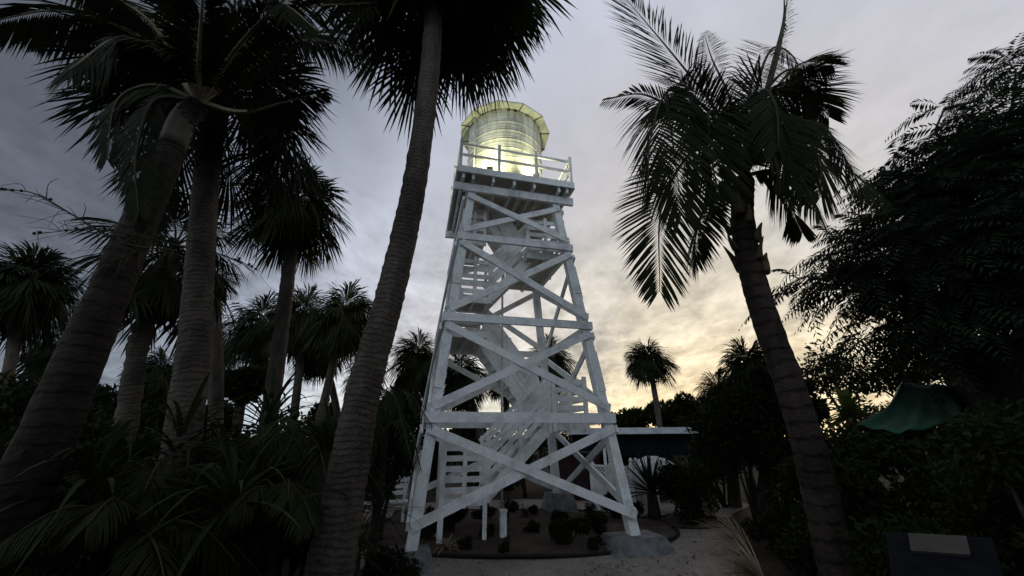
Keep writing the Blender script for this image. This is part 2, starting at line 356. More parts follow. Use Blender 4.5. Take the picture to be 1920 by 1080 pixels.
# faces: (axis of the face normal) front, right, back, left
def facept(face, s, z, off):
    a = half(z); h = a+off
    return {'front': (s, -h, z), 'back': (s, h, z), 'right': (h, s, z), 'left': (-h, s, z)}[face]
FN = {'front': (0, -1, 0), 'back': (0, 1, 0), 'right': (1, 0, 0), 'left': (-1, 0, 0)}
rr = random.Random(11)
for face in ('front', 'right', 'back', 'left'):
    fn = FN[face]
    for k, z in enumerate((Z1, Z2, Z3)):
        off = .033+.002*(face in ('right', 'left')); e = half(z)+ (.045 if face in ('front', 'back') else -.01)
        w = (.165, .150, .150)[k]
        mb = MB(); tbar(mb, facept(face, -e, z, off), facept(face, e, z, off), w, .062, fn)
        bolts(mb, [facept(face, s*(half(z)-.09), z, off+.031) for s in (-1, 1)], fn); mb.build('cross_beam', PA, tower)
    for k, (za, zb) in enumerate(((.50, Z1-.17), (Z1+.17, Z2-.16), (Z2+.17, Z3-.16), (Z3+.16, Z4-.20))):
        for d in (0, 1):
            off = .026+.048*d
            s = -1 if d else 1
            ha, hb = half(za)-.05, half(zb)-.05
            if face in ('front',): ha += .02; hb += .02
            # d == 1: falls from upper left to lower right on the front, lies outside the other
            pa = facept(face, -s*ha, za, off); pb = facept(face, s*hb, zb, off)
            mb = MB(); tbar(mb, pa, pb, .135 if k < 3 else .125, .044, fn)
            pts = [np.array(pa)*.97+np.array(pb)*.03, np.array(pa)*.03+np.array(pb)*.97]
            if d: pts.append((np.array(pa)+np.array(pb))/2)
            bolts(mb, [np.array(p)+np.array(fn)*.022 for p in pts], fn); mb.build('brace', PA, tower)
# knee gussets at leg/beam joints on the left face edge
# footings
def frustum(mb, c, lo, hi, z0, z1):
    V = [tw(c[0]+sx*lo[0], c[1]+sy*lo[1], z0) for sx, sy in ((-1, -1), (1, -1), (1, 1), (-1, 1))]
    V += [tw(c[0]+sx*hi[0], c[1]+sy*hi[1], z1) for sx, sy in ((-1, -1), (1, -1), (1, 1), (-1, 1))]
    mb.add(V, [(3, 2, 1, 0), (4, 5, 6, 7), (0, 1, 5, 4), (1, 2, 6, 5), (2, 3, 7, 6), (3, 0, 4, 7)])
for (ix, iy), zt in (((-1, -1), .22), ((1, -1), .21), ((1, 1), .42), ((-1, 1), .22)):
    q = legpt(ix, iy, .2); mb = MB()
    if (ix, iy) == (1, -1): frustum(mb, (q[0]+.0, q[1]+.0), (.54, .38), (.40, .26), -.05, zt)
    elif (ix, iy) == (1, 1): frustum(mb, (q[0]+.02, q[1]), (.38, .36), (.27, .25), -.05, zt)
    else: frustum(mb, (q[0]-.05, q[1]), (.40, .34), (.30, .24), -.05, zt)
    mb.build('footing', M['concrete'], tower)
# ---------------- platform
DZ = 7.25
deck = None
mb = MB(); D = 1.34
for k in range(19):
    v = -D+.0705+k*(2*D-.141)/18
    tbox(mb, -D, D, v-.066, v+.066, DZ-.035, DZ)
deck = mb.build('deck', M['soffit'], tower)
mb = MB()
for s in (-1, 1):
    tbox(mb, -D-.022, D+.022, s*(D+.022)-.02, s*(D+.022)+.02, DZ-.185, DZ-.02)
    tbox(mb, s*(D+.022)-.02, s*(D+.022)+.02, -D, D, DZ-.185, DZ-.02)
bolts(mb, [(s*1.24, -D-.042, DZ-.1) for s in (-1, 1)], (0, -1, 0)); mb.build('fascia', PA, deck)
for u in (-1.22, -1.0, -.55, -.07, .40, 1.0, 1.2):
    mb = MB(); tbox(mb, u-.028, u+.028, -D+.02, D-.02, DZ-.30, DZ-.038); mb.build('joist', PA, deck)
for s in (-1, 1):
    mb = MB(); v = s*(half(Z4)+.03)
    tbox(mb, -1.41, 1.41, v-.04, v+.04, Z4-.06, Z4+.13)
    if s < 0: bolts(mb, [(u, -half(Z4)-.07, Z4+.03) for u in (-1.0, -.35, .35, .8, 1.2)], (0, -1, 0))
    mb.build('header_beam', PA, tower)
for u in (-1.06, -.5, .1, .55, 1.05):
    mb = MB(); tbox(mb, u-.045, u+.045, -half(Z4)+.02, half(Z4)-.02, Z4-.03, Z4+.119); mb.build('floor_beam', M['soffit'], tower)
# platform railing
R0 = DZ; RH = .70
rail = None
mb = MB()
for s, vv in ((-1, -D), (1, D)): pass
for v in (-D+.03, D-.03):
    for z in (R0+.33, R0+.62): tbox(mb, -D+.03, D-.03, v-.018, v+.018, z-.028, z+.028)
for u in (-D+.03, D-.03):
    for z in (R0+.33, R0+.62): tbox(mb, u-.018, u+.018, -D+.05, D-.05, z-.028, z+.028)
rail = mb.build('platform_railing', PA, tower)
for v in (-D-.005, D+.005):
    for u in (-D+.04, -.43, .45, D-.04):
        mb = MB(); tbox(mb, u-.032, u+.032, v-.032, v+.032, R0-.03, R0+RH+.02); mb.build('post', PA, rail)
for u in (-D-.005, D+.005):
    for v in (-.43, .45):
        mb = MB(); tbox(mb, u-.032, u+.032, v-.032, v+.032, R0-.03, R0+RH+.02); mb.build('post', PA, rail)
# ---------------- tank
def tank_mat():
    m, nt, b = mat_base('stained white tank', .5, .4)
    c1, f1 = ramp_noise(nt, (.44, .45, .38), (.74, .75, .68), 3.0, 7, lo=.36, hi=.56, stretch=(1, 1, .16))
    c2, f2 = ramp_noise(nt, (.62, .60, .52), (1, 1, 1), 11, 6, lo=.36, hi=.54, stretch=(1, 1, .35))
    mx = nt.nodes.new('ShaderNodeMix'); mx.data_type = 'RGBA'; mx.blend_type = 'MULTIPLY'; mx.inputs[0].default_value = .7
    nt.links.new(c1, mx.inputs[6]); nt.links.new(c2, mx.inputs[7]); nt.links.new(mx.outputs[2], b.inputs['Base Color'])
    bump(nt, b, f2, .25, .01); return m
M['tank'] = tank_mat()
TR, T0, T1, RIM = 1.0, DZ+.005, 9.56, 1.26
mb = MB(); zs = np.arange(T0, T1+.001, .02)
bz = [9.13, 8.85, 8.57, 8.30, 8.02, 7.75, 7.48]
rad = [TR+.0022*math.cos((z-T0)*2*math.pi/.0933) for z in zs]
mb.tube([tw(0, 0, z) for z in zs], rad, 64)
tank = mb.build('tank', M['tank'], tower, True)
for z in bz:
    mb = MB(); a = np.linspace(0, 2*np.pi, 65)
    mb.tube([tw((TR+.005)*math.cos(t), (TR+.005)*math.sin(t), z) for t in a], .006, 6, cap=False); mb.build('hoop', M['tank'], tank, True)
# twelve sided roof: flat soffit with ribs, low cone above
M['clip'] = noise_mat('dark roof clip', (.03, .03, .025), (.07, .07, .05), 9)
M['roofsheet'] = noise_mat('stained roof sheet', (.36, .385, .37), (.54, .565, .54), 4, .6, .2)
NA = 12; aa = [math.radians(9)+2*math.pi*k/NA for k in range(NA)]
mb = MB()
V = [tw(RIM*math.cos(a), RIM*math.sin(a), T1-.02) for a in aa]+[tw(TR*.98*math.cos(a), TR*.98*math.sin(a), T1+.01) for a in aa]
V += [tw(RIM*math.cos(a), RIM*math.sin(a), T1+.01) for a in aa]+[tw(0, 0, T1+.42)]
F = []
for k in range(NA):
    j = (k+1) % NA
    F += [(k, NA+k, NA+j, j), (k, j, 2*NA+j, 2*NA+k), (2*NA+k, 2*NA+j, 3*NA)]
mb.add(V, F); roof = mb.build('roof', M['roofsheet'], tank)
mb = MB()
for k, a in enumerate(aa): tbar(mb, (TR*.97*math.cos(a), TR*.97*math.sin(a), T1-.012), (RIM*math.cos(a), RIM*math.sin(a), T1-.034), .014, .03, (0, 0, 1))
mb.build('rib', noise_mat('rusty roof rib', (.06, .06, .045), (.13, .12, .09), 9), roof)
mb = MB()
for k in range(26):
    a = rr.uniform(-2.9, -.2); mb = MB()
    tbox(mb, TR*math.cos(a)-.012, TR*math.cos(a)+.012, TR*math.sin(a)-.012, TR*math.sin(a)+.012, T1-rr.uniform(.03, .10), T1-.005); mb.build('clip', M['clip'], roof)
mb = MB(); ap = math.radians(211)
mb.tube([tw((TR+.06)*math.cos(ap), (TR+.06)*math.sin(ap), z) for z in (T0, 8.2, T1-.05)], .02, 8)
mb.build('overflow_pipe', M['steel_white'], tank, True)
mb = MB(); mb.tube([tw(-.04, .06, .05), tw(-.04, .06, DZ-.04)], .026, 10); mb.build('supply_pipe', M['steel_white'], tower, True)

# ---------------- stairs inside the frame
def landing(u0, u1, v0, v1, z, rails=('front',), posts_down=0.0, dirn='u'):
    mb = MB(); n = max(3, int(abs(v1-v0)/.145))
    for k in range(n):
        a = v0+(v1-v0)*k/n; b = v0+(v1-v0)*(k+1)/n-.008
        tbox(mb, u0, u1, a, b, z-.035, z)
    ld = mb.build('landing', M['soffit'], tower)
    mb = MB()
    for v in (v0+.021, v1-.021): tbox(mb, u0-.002, u1+.002, v-.025, v+.025, z-.17, z-.038)
    for u in (u0+.02, (u0+u1)/2, u1-.02): tbox(mb, u-.022, u+.022, v0+.05, v1-.05, z-.16, z-.039)
    mb.build('landing_frame', PA, ld)
    H = .80
    mb = MB(); pb = MB(); zz = (.08, .25, .42, .59, .76)
    corners = set()
    for r in rails:
        if r in ('front', 'back'):
            v = v0-.02 if r == 'front' else v1+.02
            for q in zz: tbox(mb, u0-.03, u1+.03, v-.011, v+.011, z+q-.048, z+q+.048)
            corners |= {(u0, v), ((u0+u1)/2, v), (u1, v)}
        else:
            u = u0-.02 if r == 'left' else u1+.02
            for q in zz: tbox(mb, u-.011, u+.011, v0-.03, v1+.03, z+q-.048, z+q+.048)
            corners |= {(u, v0), (u, (v0+v1)/2), (u, v1)}
    rl = mb.build('landing_railing', PA, ld)
    for (u, v) in sorted(corners):
        vo = v-.035 if abs(v-v0) < .05 else v+.035
        pb = MB(); tbox(pb, u-.036, u+.036, vo-.024, vo+.024, posts_down if posts_down and not (v == v0-.02 and u == (u0+u1)/2) else z-.19, z+H+.06); pb.build('post', PA, ld)
    return ld
def flight(ua, za, ub, zb, v0, v1, nb=4):
    a = np.array([ua, 0, za]); b = np.array([ub, 0, zb]); d = b-a
    fl = None
    mb = MB(); n = int((zb-za)/.19)
    sgn = 1 if ub > ua else -1
    for k in range(n):
        t = (k+.9)/n; u = ua+(ub-ua)*t; z = za+(zb-za)*t-.03
        tbox(mb, u-.13, u+.13, v0+.021, v1-.021, z-.036, z)
    fl = mb.build('stair_flight', PA, tower)
    mb = MB()
    for v in (v0, v1): tbar(mb, (ua, v, za-.06), (ub, v, zb-.05), .20, .04, (0, 1, 0))
    mb.build('stringer', PA, fl)
    mb = MB()
    for v in (v0-.034, v1+.034):
        for q in ((.25, .41, .57, .73, .87) if v < v0 else (.45, .87)):
            w = .088 if q < .8 else .075
            tbar(mb, (ua, v, za+q), (ub, v, zb+q), w, .022, (0, 1, 0))
    rl = mb.build('stair_railing', PA, fl)
    for v in (v0-.056, v1+.056):
        for t in (.04, .5, .96):
            mb = MB(); u = ua+(ub-ua)*t; z = za+(zb-za)*t
            tbox(mb, u-.035, u+.035, v-.021, v+.021, z-.17, z+.92); mb.build('post', PA, rl)
    return fl
SV0, SV1, SW0, SW1 = -.72, -.08, .10, .74
LD = {}
LD[0] = landing(-1.26, -.52, -.70, -.06, .74, ('front', 'left'), .02)
flight(-.52, .74, .78, 1.96, SV0, SV1)
landing(.80, 1.46, -.80, .80, 1.96, ('front', 'right', 'back'))
flight(.78, 2.0, -.52, 3.72, SW0, SW1)
landing(-1.30, -.54, -.80, .80, 3.70, ('left', 'back'))
def side_steps(u0, u1, va, za, vb, zb, n):
    mb = MB()
    for k in range(n):
        q = (k+.5)/n; v = va+(vb-va)*q; z = za+(zb-za)*q
        tbox(mb, u0+.021, u1-.021, v-.11, v+.11, z-.036, z)
    fl = mb.build('stair_flight', PA, tower)
    for u in (u0, u1):
        mb = MB(); tbar(mb, (u, va, za-.08), (u, vb, zb-.08), .22, .04, (1, 0, 0)); mb.build('stringer', PA, fl)
    mb = MB()
    for q in (.3, .55, .8): tbar(mb, (u0-.032, va, za+q), (u0-.032, vb, zb+q), .10, .022, (1, 0, 0))
    mb.build('stair_railing', PA, fl)
side_steps(-1.16, -.56, .62, 3.78, -.10, 4.42, 5)
landing(-1.14, -.50, -.74, -.10, 4.46, ('front', 'left'))
flight(-.50, 4.46, .42, 5.50, SV0, SV1)
landing(.30, 1.14, -.96, .98, 5.52, ('front', 'right', 'back'))
flight(.40, 5.54, -.55, 7.05, .02, .60)
landing(-1.05, -.56, -.30, .85, 6.05, ('front', 'left'))
# short steps down behind the lower landing
flight(-1.55, .15, -1.27, .72, -.68, -.10, 3) if False else None

# ---------------- flood lights on the platform
def floodlight(u, v, label, power, aim):
    p = tw(u, v, DZ); fl = thing('floodlight', label, 'floodlight', p, 'floodlights round the tank')
    mb = MB(); mb.box(p+np.array([0, 0, .02]), (.05, .05, .015), TM); mb.cyl(p+np.array([0, 0, .03]), p+np.array([0, 0, .09]), .012, sides=8); mb.build('bracket', M['bolt'], fl)
    d = unit(TM@np.array(aim, float)); q = unit(np.cross(d, [0, 0, 1])); w = np.cross(q, d); Rm = np.stack([q, w, d], 1)
    c = p+np.array([0, 0, .13])
    mb = MB(); mb.box(c-d*.02, (.075, .055, .022), Rm); mb.build('housing', M['bolt'], fl)
    mb = MB(); mb.box(c+d*.006, (.066, .046, .003), Rm)
    m, nt, b = mat_base('lamp lens', .3); b.inputs['Emission Color'].default_value = (1, .97, .62, 1); b.inputs['Emission Strength'].default_value = 12
    mb.build('lens', m, fl)
    ld = bpy.data.lights.new('floodlight_beam', 'SPOT'); ld.energy = power; ld.color = (1.0, .97, .52); ld.spot_size = math.radians(128); ld.spot_blend = .85; ld.shadow_soft_size = .05
    lo = bpy.data.objects.new('floodlight_beam', ld); COL.objects.link(lo); lo.parent = fl
    lo.location = c+d*.03-p; lo.rotation_euler = Vector(-d).to_track_quat('Z', 'Y').to_euler()
floodlight(-.62, -1.22, 'floodlight on the tower platform lighting the left side of the tank front', 85, (.15, .72, .8))
floodlight(.48, -1.22, 'floodlight on the tower platform lighting the right side of the tank front', 70, (.2, .72, .8))
floodlight(1.10, .55, 'floodlight at the right rear corner of the tower platform, shining past the tank', 25, (-.7, -.3, .7))
floodlight(-1.22, .30, 'floodlight at the left edge of the tower platform beside the tank', 30, (.75, .1, .7))

# ------------------------------------------------------------------ vegetation builders
def fan_leaf(mb, pmb, c, d, R, Lp, rs, ns=34, droop=.28, spread=1.95, sag=.35, roll=None, flop=0.0):
    """one costapalmate leaf: arching stem from c along d, pleated fan of split blades at its end"""
    c = np.asarray(c, float); d = unit(d); g = np.array([0, 0, -1.0])
    tt = np.linspace(0, 1, 6)[:, None]
    P = c+d*Lp*tt+g*(sag*Lp*tt**2)
    if pmb is not None: pmb.tube(P, np.linspace(.026, .014, 6)*(.6+.4*R), 4, cap=False)
    e = P[-1]; t = unit(P[-1]-P[-2]+g*flop*.2)
    up = np.array([0, 0, 1.0]); s = np.cross(t, up)
    if np.linalg.norm(s) < .15: s = np.array([math.cos(rs.uniform(0, 6.28)), math.sin(rs.uniform(0, 6.28)), 0])
    s = unit(s-t*(s@t)); n = np.cross(s, t)
    ro = rs.uniform(-.6, .6) if roll is None else roll
    s, n = s*math.cos(ro)+n*math.sin(ro), n*math.cos(ro)-s*math.sin(ro)
    a = np.linspace(-spread, spread, ns)+rs.uniform(-.02, .02, ns)
    ca, sa = np.cos(a)[:, None], np.sin(a)[:, None]
    fold = -.52*np.abs(sa)+rs.uniform(-.10, .10, (ns, 1))
    dirs = ca*t+sa*s+fold*n; dirs /= np.linalg.norm(dirs, axis=1)[:, None]
    wd = np.cross(dirs, n); wd /= np.linalg.norm(wd, axis=1)[:, None]
    L = R*(1-.30*(np.abs(a)/spread)**2)[:, None]*rs.uniform(.86, 1.06, (ns, 1))
    da = 2*spread/ns; costa = t*R*.28*np.maximum(ca, 0)
    dr = droop*R*rs.uniform(.6, 1.5, (ns, 1))
    def pt(r): return e+costa*min(1, r*3)+dirs*L*r+g*dr*r**2.4
    w1 = L*.48*math.tan(da/2)*1.05; w2 = w1*.95; tw_ = rs.uniform(-.5, .5, (ns, 1))*n
    p1, p2, p3 = pt(.48), pt(.76), pt(1.0); wv = unit3(wd+tw_)
    V = np.concatenate([np.repeat(e[None], ns, 0), p1-wd*w1, p1+wd*w1, p2-wv*w2, p2+wv*w2, p3])
    i = np.arange(ns); F = []
    for k in range(ns):
        F += [(k, ns+k, 2*ns+k), (ns+k, 3*ns+k, 4*ns+k, 2*ns+k), (3*ns+k, 5*ns+k, 4*ns+k)]
    mb.add(V, F)
def unit3(v): return v/(np.linalg.norm(v, axis=1)[:, None]+1e-12)
def pinnate(mb, pmb, ctrl, rs, n=70, Lmax=.55, normal=None, hang=.35, w=.016, r0=.03, start=.12, twist=0.0, ragged=.08, vee=.25, ang=(26, 34)):
    """one feather frond along control points; leaflets in two rows"""
    P = spline(ctrl, n+1); T = np.gradient(P, axis=0); T = unit3(T)
    pmb.tube(P, np.linspace(r0, .004, n+1), 5, cap=False)
    nrm = np.array([0, 0, 1.0]) if normal is None else unit(normal)
    s = np.cross(T, nrm); s = unit3(s+1e-6); N = np.cross(s, T)
    if twist:
        ang = np.linspace(0, twist, n+1)[:, None]; s, N = s*np.cos(ang)+N*np.sin(ang), N*np.cos(ang)-s*np.sin(ang)
    i0 = int(n*start); g = np.array([0, 0, -1.0]); F = []; V = []; k = 0
    for sd in (-1, 1):
        i = np.arange(i0, n); u = (i-i0)/(n-1-i0)
        L = (Lmax*np.clip(np.sin(np.pi*(.10+.84*u)), .05, 1)**.65*rs.uniform(1-ragged, 1+ragged*.5, len(i)))[:, None]
        th = (np.radians(ang[0])+np.radians(ang[1])*u+rs.uniform(-.06, .06, len(i)))[:, None]
        dirs = sd*s[i]*np.cos(th)+T[i]*np.sin(th)-N[i]*(vee+rs.uniform(-.08, .08, (len(i), 1)))
        dirs = unit3(dirs); wd = unit3(np.cross(dirs, N[i])); h = hang*L*rs.uniform(.6, 1.4, (len(i), 1))
        b = P[i]; p1 = b+dirs*L*.35+g*h*.10; p2 = b+dirs*L*.72+g*h*.5; p3 = b+dirs*L+g*h
        m = len(i); o = k
        V += [b, p1-wd*w, p1+wd*w, p2-wd*w*.85, p2+wd*w*.85, p3]
        for q in range(m):
            F += [(o+q, o+m+q, o+2*m+q), (o+m+q, o+3*m+q, o+4*m+q, o+2*m+q), (o+3*m+q, o+5*m+q, o+4*m+q)]
        k += 6*m
    mb.add(np.concatenate(V), F)
def trunk(name, ctrl, r0, r1, mat, parent, rs, step=.05, sides=16, ring=.035, flare=0.0, lump=.035):
    P0 = np.asarray(ctrl, float); L = np.sum(np.linalg.norm(np.diff(P0, axis=0), axis=1)); n = max(8, int(L/step))
    P = spline(P0, n); t = np.linspace(0, 1, n)
    r = r0+(r1-r0)*t**.8+flare*np.exp(-t*9)
    r = r*(1+rs.uniform(-ring, ring, n))
    bumps = 1+rs.uniform(-lump, lump, (n, sides))
    mb = MB(); mb.tube(P, r, sides, bumps=bumps); return mb.build(name, mat, parent, True)
def sabal(name, label, ctrl, r0, r1, R, n, seed, leaf='palm_dark', tmat='trunk_sabal', group=None, per_frond=False, dead=4, lo=-.75, ns=34, Lp=None, droop=.3, mk=True, cat='palm tree', ring=.03, bias=None, squash=1.0):
    rs = np.random.RandomState(seed); ctrl = np.asarray(ctrl, float)
    t = thing(name, label, cat, ctrl[0], group)
    trunk('trunk', ctrl, r0, r1, M[tmat], t, rs, ring=ring, flare=r0*.25)
    top = ctrl[-1]; ax = unit(ctrl[-1]-ctrl[-2]); Lp = Lp or R*.95
    mb, pmb, dmb = MB(), MB(), MB()
    for k in range(n):
        q = (k+.5)/n; el = math.pi/2*.95-(math.pi/2*.95-lo)*q**.85; az = k*2.39996+rs.uniform(-.3, .3)
        d = np.array([math.cos(el)*math.cos(az), math.cos(el)*math.sin(az), math.sin(el)*squash])
        if bias is not None: d = unit(d+np.asarray(bias))
        b = top+ax*(.25*(1-q))*R*.5
        if per_frond:
            fm, fp = MB(), MB(); fan_leaf(fm, fp, b, d, R*rs.uniform(.85, 1.1), Lp*rs.uniform(.8, 1.15), rs, ns, droop, sag=.30+.2*q)
            fo = fm.build('frond', M[leaf], t); fp.build('leaf_stem', M['petiole_dk'], fo)
        else: fan_leaf(mb, pmb, b, d, R*rs.uniform(.8, 1.1), Lp*rs.uniform(.75, 1.15), rs, ns, droop, sag=.30+.2*q)
    for k in range(dead):
        az = rs.uniform(0, 6.28); d = np.array([math.cos(az), math.sin(az), -.9])
        fan_leaf(dmb, pmb, top-ax*.1*R, d, R*rs.uniform(.5, .8), Lp*.5, rs, 18, .6, sag=.6)
    if not per_frond:
        cr_ = mb.build('crown', M[leaf], t); pmb.build('leaf_stems', M['petiole_dk'], cr_)
        if dead: dmb.build('dry_fronds', M['palm_dry'], cr_)
    elif dead: dmb.build('dry_fronds', M['palm_dry'], t)
    return t
def leaf_cloud(mb, centers, radii, n, size, rs, shell=.5, flat=.6):
    """n small pointed leaves spread through ellipsoid clumps"""
    C = np.asarray(centers, float); Rr = np.asarray(radii, float)
    if Rr.ndim == 1: Rr = np.repeat(Rr[:, None], 3, 1)
    vol = np.prod(Rr, 1)**.67; k = rs.choice(len(C), n, p=vol/vol.sum())
    d = rs.normal(size=(n, 3)); d = unit3(d); rad = (shell+(1-shell)*rs.uniform(0, 1, n)**.6)[:, None]*rs.uniform(.75, 1.12, (n, 1))
    P = C[k]+d*Rr[k]*rad
    P[:, 2] = np.maximum(P[:, 2], .02)
    t = unit3(rs.normal(size=(n, 3))+d*.8+np.array([0, 0, -.25])); nn = unit3(rs.normal(size=(n, 3))+np.array([0, 0, flat*2])); s = unit3(np.cross(t, nn))
    L = (size*rs.uniform(.6, 1.35, n))[:, None]
    V = np.concatenate([P, P+t*L*.45+s*L*.22, P+t*L, P+t*L*.45-s*L*.22])
    i = np.arange(n); mb.add(V, np.stack([i, n+i, 2*n+i, 3*n+i], 1).tolist())
def shrub(name, label, cat, c, R, n, size, seed, mat='broad', clumps=9, group=None, stems=True, hi=1.0):
    rs = np.random.RandomState(seed); c = np.asarray(c, float); R = np.asarray(R, float)
    t = thing(name, label, cat, (c[0], c[1], 0 if c[2] < R[2]*1.5 else 0), group)
    C = []; RR = []
    for k in range(clumps):
        d = unit(rs.normal(size=3)); q = c+d*R*rs.uniform(.35, .75); C.append(q); RR.append(R*rs.uniform(.28, .5))
    mb = MB(); leaf_cloud(mb, C, RR, n, size, rs, .35); mb.build('crown', M[mat], t)
    mb = MB(); base = np.array([c[0], c[1], 0.0])
    for q in C[:6]:
        m = (base+q)/2+rs.uniform(-.1, .1, 3)*R; mb.tube(spline([base+rs.uniform(-.06, .06, 3)*[1, 1, 0], m, q], 8), np.linspace(.02+.02*R[2], .008, 8), 6)
    mb.build('stems', M['bark'], t, True); return t
def strap_plant(name, label, cat, c, L, n, w, seed, mat='strap', h=0.0, group=None, el=(1.35, .15), sag=.55, tr=.06, tmat='bark', stiff=False, az0=None, azr=None):
    """rosette of long arching or stiff blades on a short stem"""
    rs = np.random.RandomState(seed); c = np.asarray(c, float); t = thing(name, label, cat, (c[0], c[1], 0), group)
    mb = MB(); top = c+np.array([0, 0, h])
    for k in range(n):
        az = k*2.39996+rs.uniform(-.3, .3) if az0 is None else az0+rs.uniform(-azr, azr)
        e = el[0]+(el[1]-el[0])*((k+.5)/n)**.9+rs.uniform(-.12, .12); l = L*rs.uniform(.7, 1.1)
        d = np.array([math.cos(e)*math.cos(az), math.cos(e)*math.sin(az), math.sin(e)])
        q = np.linspace(0, 1, 8)[:, None]; P = top+d*l*q+np.array([0, 0, -1.0])*l*sag*rs.uniform(.6, 1.4)*q**2.2+np.array([0, 0, (k/n-.5)*-.1*h])
        P[:, 2] = np.maximum(P[:, 2], .015+.01*rs.uniform())
        s = unit(np.cross(d, [0, 0, 1])); prof = np.array([.55, .9, 1, .95, .8, .6, .35, .03])[:, None]*w
        nn = np.cross(s, d)*prof*.45
        V = np.concatenate([P-s*prof+nn, P, P+s*prof+nn]); F = []
        for j in range(7): F += [(j, j+1, 9+j, 8+j), (8+j, 9+j, 17+j, 16+j)]
        mb.add(V, F)
    mb.build('leaves', M[mat], t)
    mb = MB(); mb.tube([c+[0, 0, -.02], c+[0, 0, h*.5+.02], top+[0, 0, .03]], [tr*1.2, tr, tr*.8], 8); mb.build('stem', M[tmat], t, True); return t
def dn(p, z=0.0): q = np.array(p, float); q[2] = z; return q

# ------------------------------------------------------------------ near palms
def tr(*pts):
    P = [at(*p) for p in pts]; d = P[1]-P[0]; b = P[0]-d*(P[0][2]/d[2]); b[2] = -.03
    b[:2] = P[0][:2]+(b[:2]-P[0][:2])*.8
    return [b]+P
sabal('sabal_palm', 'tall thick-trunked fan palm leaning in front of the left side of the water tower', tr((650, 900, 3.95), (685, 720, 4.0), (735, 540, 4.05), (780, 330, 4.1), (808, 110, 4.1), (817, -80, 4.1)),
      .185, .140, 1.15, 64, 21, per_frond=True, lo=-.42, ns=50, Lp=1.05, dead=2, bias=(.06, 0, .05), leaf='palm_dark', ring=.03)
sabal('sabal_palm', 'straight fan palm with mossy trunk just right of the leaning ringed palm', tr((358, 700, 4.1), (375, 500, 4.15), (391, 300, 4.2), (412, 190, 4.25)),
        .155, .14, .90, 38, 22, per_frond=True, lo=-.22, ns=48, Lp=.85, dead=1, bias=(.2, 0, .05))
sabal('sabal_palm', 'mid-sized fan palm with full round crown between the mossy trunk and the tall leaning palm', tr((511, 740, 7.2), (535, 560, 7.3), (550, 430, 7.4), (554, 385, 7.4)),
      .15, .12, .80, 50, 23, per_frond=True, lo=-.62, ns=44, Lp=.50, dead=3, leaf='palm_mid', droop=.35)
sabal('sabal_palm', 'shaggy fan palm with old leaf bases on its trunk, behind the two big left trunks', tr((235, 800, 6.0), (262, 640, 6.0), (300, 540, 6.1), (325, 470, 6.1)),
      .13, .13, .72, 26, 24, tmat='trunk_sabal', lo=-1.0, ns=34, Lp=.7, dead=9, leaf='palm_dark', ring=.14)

def coconut(name, label, ctrl, r0, r1, seed, fronds, tmat, pale, Lmax, leaf='coco', ring=.03, flare=.1, n=70, group=None, w=.016):
    rs = np.random.RandomState(seed); t = thing(name, label, 'palm tree', ctrl[0], group)
    trunk('trunk', ctrl, r0, r1, M[tmat], t, rs, ring=ring, flare=flare)
    for f in fronds:
        pts = [at(*p) for p in f[0]]; o = f[1] if len(f) > 1 else {}
        mb, pmb = MB(), MB()
        pinnate(mb, pmb, pts, rs, n=o.get('n', n), Lmax=o.get('L', Lmax), normal=o.get('normal'), hang=o.get('hang', .35), r0=o.get('r0', .035), start=o.get('start', .15), w=o.get('w', w), vee=o.get('vee', .25), ang=o.get('ang', (26, 34)), ragged=o.get('ragged', .12))
        fo = mb.build('frond', M[leaf], t); pmb.build('leaf_stem', M['petiole'] if pale and o.get('pale', 1) else M['petiole_dk'], fo)
    return t, rs
cL = (374, 190, 3.0)
